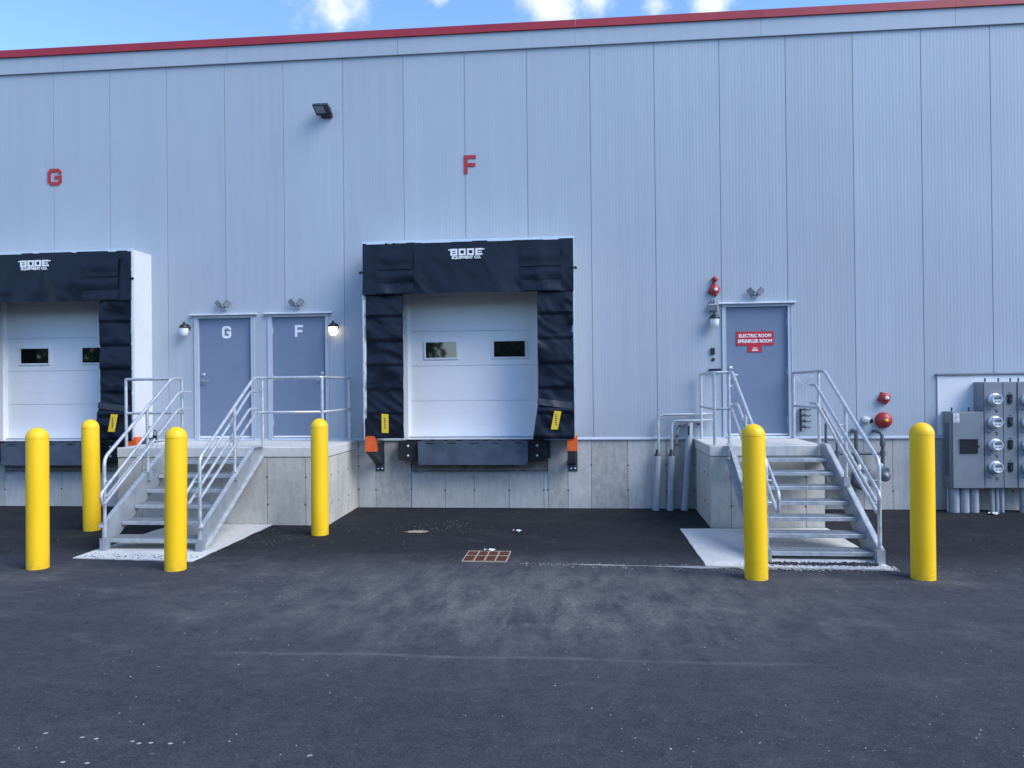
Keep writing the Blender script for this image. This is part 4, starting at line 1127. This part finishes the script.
# sand and fines on the yard
sd = patch(-.45, -2.03, .16, .10, .1, 26, 'sand', 'sandy', seed=2)
for k in range(70):
    a = random.gauss(0, 1), random.gauss(0, 1); pebble(sd, -.15 + a[0] * .35, -1.65 + a[1] * .2, random.uniform(.004, .010))
link('sand', sd, 'sandy', kind='stuff')
sd = MB(); n = 60; top = []; bot = []
for k in range(n + 1):
    t_ = k / n; x = 1.55 + t_ * 2.35; yc = -3.98 - .12 * t_; w_ = (.004 + .075 * max(0, mnoise.noise(Vector((x * 1.7, 3, 1))) + .1) * (.4 + t_) + .010 * random.random()) * min(1, t_ * 5)
    top.append((x, yc + w_, gz(yc) + .005)); bot.append((x, yc - w_ * 1.3, gz(yc) + .005))
for k in range(n): sd.add([bot[k], bot[k + 1], top[k + 1], top[k]], [(0, 1, 2, 3)])
for k in range(500):
    t_ = random.random(); x = 1.2 + t_ * 2.9; pebble(sd, x, -4.0 - .1 * t_ + random.gauss(0, .05 + .09 * t_), .003 + .007 * random.random() ** 2)
link('sand', sd, 'gravel', kind='stuff')
gv = MB()
for k in range(1500):    # gravel spilled along the front of the right pad
    x = 3.7 + random.random() * 1.75; y = -4.05 + random.gauss(0, .065); pebble(gv, x, y, .005 + .014 * random.random() ** 2, .006)
for k in range(260):
    x = 4.1 + random.random() * 1.25; y = -3.86 + random.gauss(0, .05); pebble(gv, x, y, random.uniform(.006, .014), .012)
link('gravel', gv, 'gravel', kind='stuff')
dk = MB()
for k in range(620):     # dark crumbs of asphalt on the right pad and left pad edge
    x = 4.1 + random.random() * 1.2; y = -3.90 + random.gauss(0, .035); pebble(dk, x, y, random.uniform(.006, .028), .014)
for k in range(160):
    x = -4.3 + random.random() * 1.5; y = -3.86 + random.gauss(0, .07); pebble(dk, x, y, random.uniform(.004, .012), .012)
link('asphalt_crumbs', dk, 'asphalt', kind='stuff')
pb = MB()
k = 0
while k < 2600:
    y = -1.2 - 9.0 * random.random() ** .8; x = random.uniform(-8, 9)
    if mnoise.noise(Vector((x * .6, y * .6, 2))) + .25 < random.random() * .6: continue
    k += 1; pebble(pb, x, y, .0025 + .0055 * random.random() ** 3)
for (px, py) in ((-1.01, -9.06), (-.77, -9.1), (-.68, -9.11), (-.46, -9.13), (-.41, -9.15), (-.35, -9.14), (.56, -9.23), (-.66, -9.41), (-.53, -9.41), (-.24, -9.14)):
    pb2 = patch(px, py, .014, .011, random.random(), 12, '', '', .003, px); pb.add(pb2.v, pb2.f)
link('pebbles', pb, 'gravel', kind='stuff')

# ------------------------------------------------------------------ trees across the yard (they show in the door windows)
def tree(x, y, h, w, seed, label):
    random.seed(seed); z0 = gz(y); t = thing('leafy_tree', (x, y, z0), label, 'tree', 'trees across the yard')
    tk = MB().tube([(x, y, z0 - .2), (x + .1, y, z0 + h * .3), (x - .1, y + .1, z0 + h * .6), (x, y, z0 + h * .85)], .28, 10, r2=.06)
    for k in range(9):
        a = random.random() * 6.28; zz = z0 + h * random.uniform(.25, .65); l = w * random.uniform(.4, .8)
        tk.tube([(x, y, zz), (x + l * .5 * math.cos(a), y + l * .5 * math.sin(a), zz + l * .35), (x + l * math.cos(a), y + l * math.sin(a), zz + l * .55)], .09, 6, r2=.02)
    part('trunk', tk, 'bark', t)
    cr = MB(); cl = []
    for k in range(46):
        a = random.random() * 6.28; r = w * math.sqrt(random.random()) * .85; zz = h * random.uniform(.22, 1.0); r *= (1.1 - .75 * (zz / h)) if zz > h * .4 else .8
        cl.append((x + r * math.cos(a), y + r * math.sin(a), z0 + zz, random.uniform(.5, 1.1)))
    for (cx, cy, cz, cr_) in cl:
        for q in range(95):
            d = Vector((random.gauss(0, 1), random.gauss(0, 1), random.gauss(0, 1))).normalized() * cr_ * random.random() ** .4
            p = Vector((cx, cy, cz)) + d; u = Vector((random.gauss(0, 1), random.gauss(0, 1), random.gauss(0, .6))).normalized(); v = u.cross(Vector((random.gauss(0, 1), random.gauss(0, 1), 1))).normalized(); s = random.uniform(.10, .20)
            cr.add([p + u * s, p + v * s * .5, p - u * s, p - v * s * .5], [(0, 1, 2, 3)])
    part('crown', cr, 'leaf', t)
tree(-10.9, -40, 11, 4.2, 1, 'broad green tree mirrored in the left window of middle dock door F')
tree(-2.6, -40, 10, 3.6, 2, 'rounded green tree mirrored in the right window of middle dock door F')
tree(-39, -42, 12, 5, 3, 'tall dense green tree mirrored in the windows of left dock door G')
tree(-33, -41, 11, 4.5, 4, 'bushy green tree next to the tallest tree across the yard')

# woods beyond the yard: one mass of foliage, open where the sky shows through between the trees
random.seed(21); wd = MB()
for k in range(26000):
    x = random.uniform(-85, 85)
    if -11.6 < x < -8.2: continue
    top_ = 9.5 + 3.5 * mnoise.noise(Vector((x * .12, 1, 3))) + 1.5 * mnoise.noise(Vector((x * .6, 2, 3)))
    z = .6 + top_ * random.random() ** .8; y = -58 + random.uniform(-3, 3) - z * .2
    u = Vector((random.gauss(0, 1), random.gauss(0, .5), random.gauss(0, 1))).normalized(); v = u.cross(Vector((random.gauss(0, .5), 1, random.gauss(0, .5)))).normalized(); s_ = random.uniform(.25, .55); p = Vector((x, y, z))
    wd.add([p + u * s_, p + v * s_ * .6, p - u * s_, p - v * s_ * .6], [(0, 1, 2, 3)])
link('woods', wd, 'leaf', kind='stuff')

# ------------------------------------------------------------------ camera
cam = bpy.data.cameras.new('camera'); co = bpy.data.objects.new('camera', cam); COL.objects.link(co)
cam.sensor_width = 36; cam.lens = 775.3634 / 1024 * 36; cam.clip_start = .05; cam.clip_end = 2000
yaw, pitch, roll = 0.0928, 0.0037, -0.0104
r = Vector((math.cos(yaw), math.sin(yaw), 0)); fw = Vector((-math.sin(yaw), math.cos(yaw), 0)); up = Vector((0, 0, 1))
f2 = fw * math.cos(pitch) + up * math.sin(pitch); u2 = up * math.cos(pitch) - fw * math.sin(pitch)
Rv = r * math.cos(roll) + u2 * math.sin(roll); Uv = u2 * math.cos(roll) - r * math.sin(roll)
mw = Matrix(((Rv.x, Uv.x, -f2.x, 1.9857), (Rv.y, Uv.y, -f2.y, -13.1097), (Rv.z, Uv.z, -f2.z, 2.0892), (0, 0, 0, 1)))
co.matrix_world = mw; sc.camera = co

# ------------------------------------------------------------------ light
SUN_EL, SUN_AZ = 42.0, 62.0     # azimuth measured from -y (towards the viewer) to +x (right)
sd_ = Vector((math.sin(rad(SUN_AZ)) * math.cos(rad(SUN_EL)), -math.cos(rad(SUN_AZ)) * math.cos(rad(SUN_EL)), math.sin(rad(SUN_EL))))
sl = bpy.data.lights.new('sun', 'SUN'); so = bpy.data.objects.new('sun', sl); COL.objects.link(so)
sl.energy = 1.5; sl.angle = rad(40); sl.color = (1, .97, .93)
so.rotation_euler = sd_.to_track_quat('Z', 'Y').to_euler(); so.location = (20, -20, 30)

w = bpy.data.worlds.new('World'); sc.world = w; w.use_nodes = True; nt = w.node_tree
bg = nt.nodes['Background']
sky = nt.nodes.new('ShaderNodeTexSky'); sky.sky_type = 'NISHITA'; sky.sun_disc = False
sky.sun_elevation = rad(SUN_EL); sky.sun_rotation = math.atan2(sd_.x, sd_.y); sky.air_density = 1.0; sky.dust_density = .3; sky.ozone_density = 7.0
tc = nt.nodes.new('ShaderNodeTexCoord')
ns = N(nt, 'ShaderNodeTexNoise', Scale=9.0, Detail=8.0, Roughness=.62); L(nt, tc.outputs['Generated'], ns.inputs['Vector'])
ns2 = N(nt, 'ShaderNodeTexNoise', Scale=26.0, Detail=6.0, Roughness=.65); L(nt, tc.outputs['Generated'], ns2.inputs['Vector'])
clouds = [((-.275, .858, .442), .052, .9), ((-.160, .880, .452), .018, .8), ((-.035, .893, .449), .055, 1.0), ((.02, .895, .447), .035, 1.0), ((.088, .896, .436), .030, .9), ((.148, .890, .434), .036, 1.0),
          ((-.45, .80, .38), .05, .15)]
acc = None
for c, rd, st in clouds:
    c = Vector(c).normalized()
    dst = N(nt, 'ShaderNodeVectorMath', operation='DISTANCE'); L(nt, tc.outputs['Generated'], dst.inputs[0]); dst.inputs[1].default_value = c
    mr = N(nt, 'ShaderNodeMapRange', interpolation_type='SMOOTHSTEP'); L(nt, dst.outputs['Value'], mr.inputs['Value'])
    mr.inputs['From Min'].default_value = rd * 1.25; mr.inputs['From Max'].default_value = 0; mr.inputs['To Min'].default_value = 0; mr.inputs['To Max'].default_value = st
    if acc is None: acc = mr.outputs[0]
    else:
        mx = N(nt, 'ShaderNodeMath', operation='MAXIMUM'); L(nt, acc, mx.inputs[0]); L(nt, mr.outputs[0], mx.inputs[1]); acc = mx.outputs[0]
# break the blobs up with noise
def math2(op, a, b):
    n = N(nt, 'ShaderNodeMath', operation=op)
    for s_, v in ((n.inputs[0], a), (n.inputs[1], b)):
        if hasattr(v, 'is_linked'): L(nt, v, s_)
        else: s_.default_value = v
    return n.outputs[0]
nsum = math2('ADD', math2('MULTIPLY', ns.outputs['Fac'], .9), math2('MULTIPLY', ns2.outputs['Fac'], 1.1))
blob = math2('ADD', math2('MULTIPLY', acc, 1.25), math2('MULTIPLY', math2('SUBTRACT', nsum, 1.0), 1.7))
blob = math2('MULTIPLY', blob, math2('GREATER_THAN', acc, .001))
mask1 = N(nt, 'ShaderNodeMapRange', interpolation_type='SMOOTHSTEP'); L(nt, blob, mask1.inputs['Value'])
mask1.inputs['From Min'].default_value = .2; mask1.inputs['From Max'].default_value = 1.6
# scattered clouds over the rest of the sky (overhead and behind the viewer)
sp = N(nt, 'ShaderNodeSeparateXYZ'); L(nt, tc.outputs['Generated'], sp.inputs[0])
bk = N(nt, 'ShaderNodeMapRange', interpolation_type='SMOOTHSTEP'); L(nt, sp.outputs['Y'], bk.inputs['Value'])
bk.inputs['From Min'].default_value = .55; bk.inputs['From Max'].default_value = .25
ns3 = N(nt, 'ShaderNodeTexNoise', Scale=2.6, Detail=8.0, Roughness=.6); L(nt, tc.outputs['Generated'], ns3.inputs['Vector'])
m3 = N(nt, 'ShaderNodeMapRange', interpolation_type='SMOOTHSTEP'); L(nt, ns3.outputs['Fac'], m3.inputs['Value'])
m3.inputs['From Min'].default_value = .60; m3.inputs['From Max'].default_value = .70
mask = math2('MAXIMUM', mask1.outputs[0], math2('MULTIPLY', m3.outputs[0], bk.outputs[0]))
colr = mixc(nt, mask, sky.outputs['Color'], (3.5, 3.7, 4.0))
L(nt, colr, bg.inputs['Color']); bg.inputs['Strength'].default_value = .14

sc.render.engine = 'CYCLES'
sc.view_settings.view_transform = 'Standard'; sc.view_settings.look = 'None'
sc.view_settings.exposure = 1.2; sc.view_settings.gamma = 1
sc.render.resolution_x = 1024; sc.render.resolution_y = 768
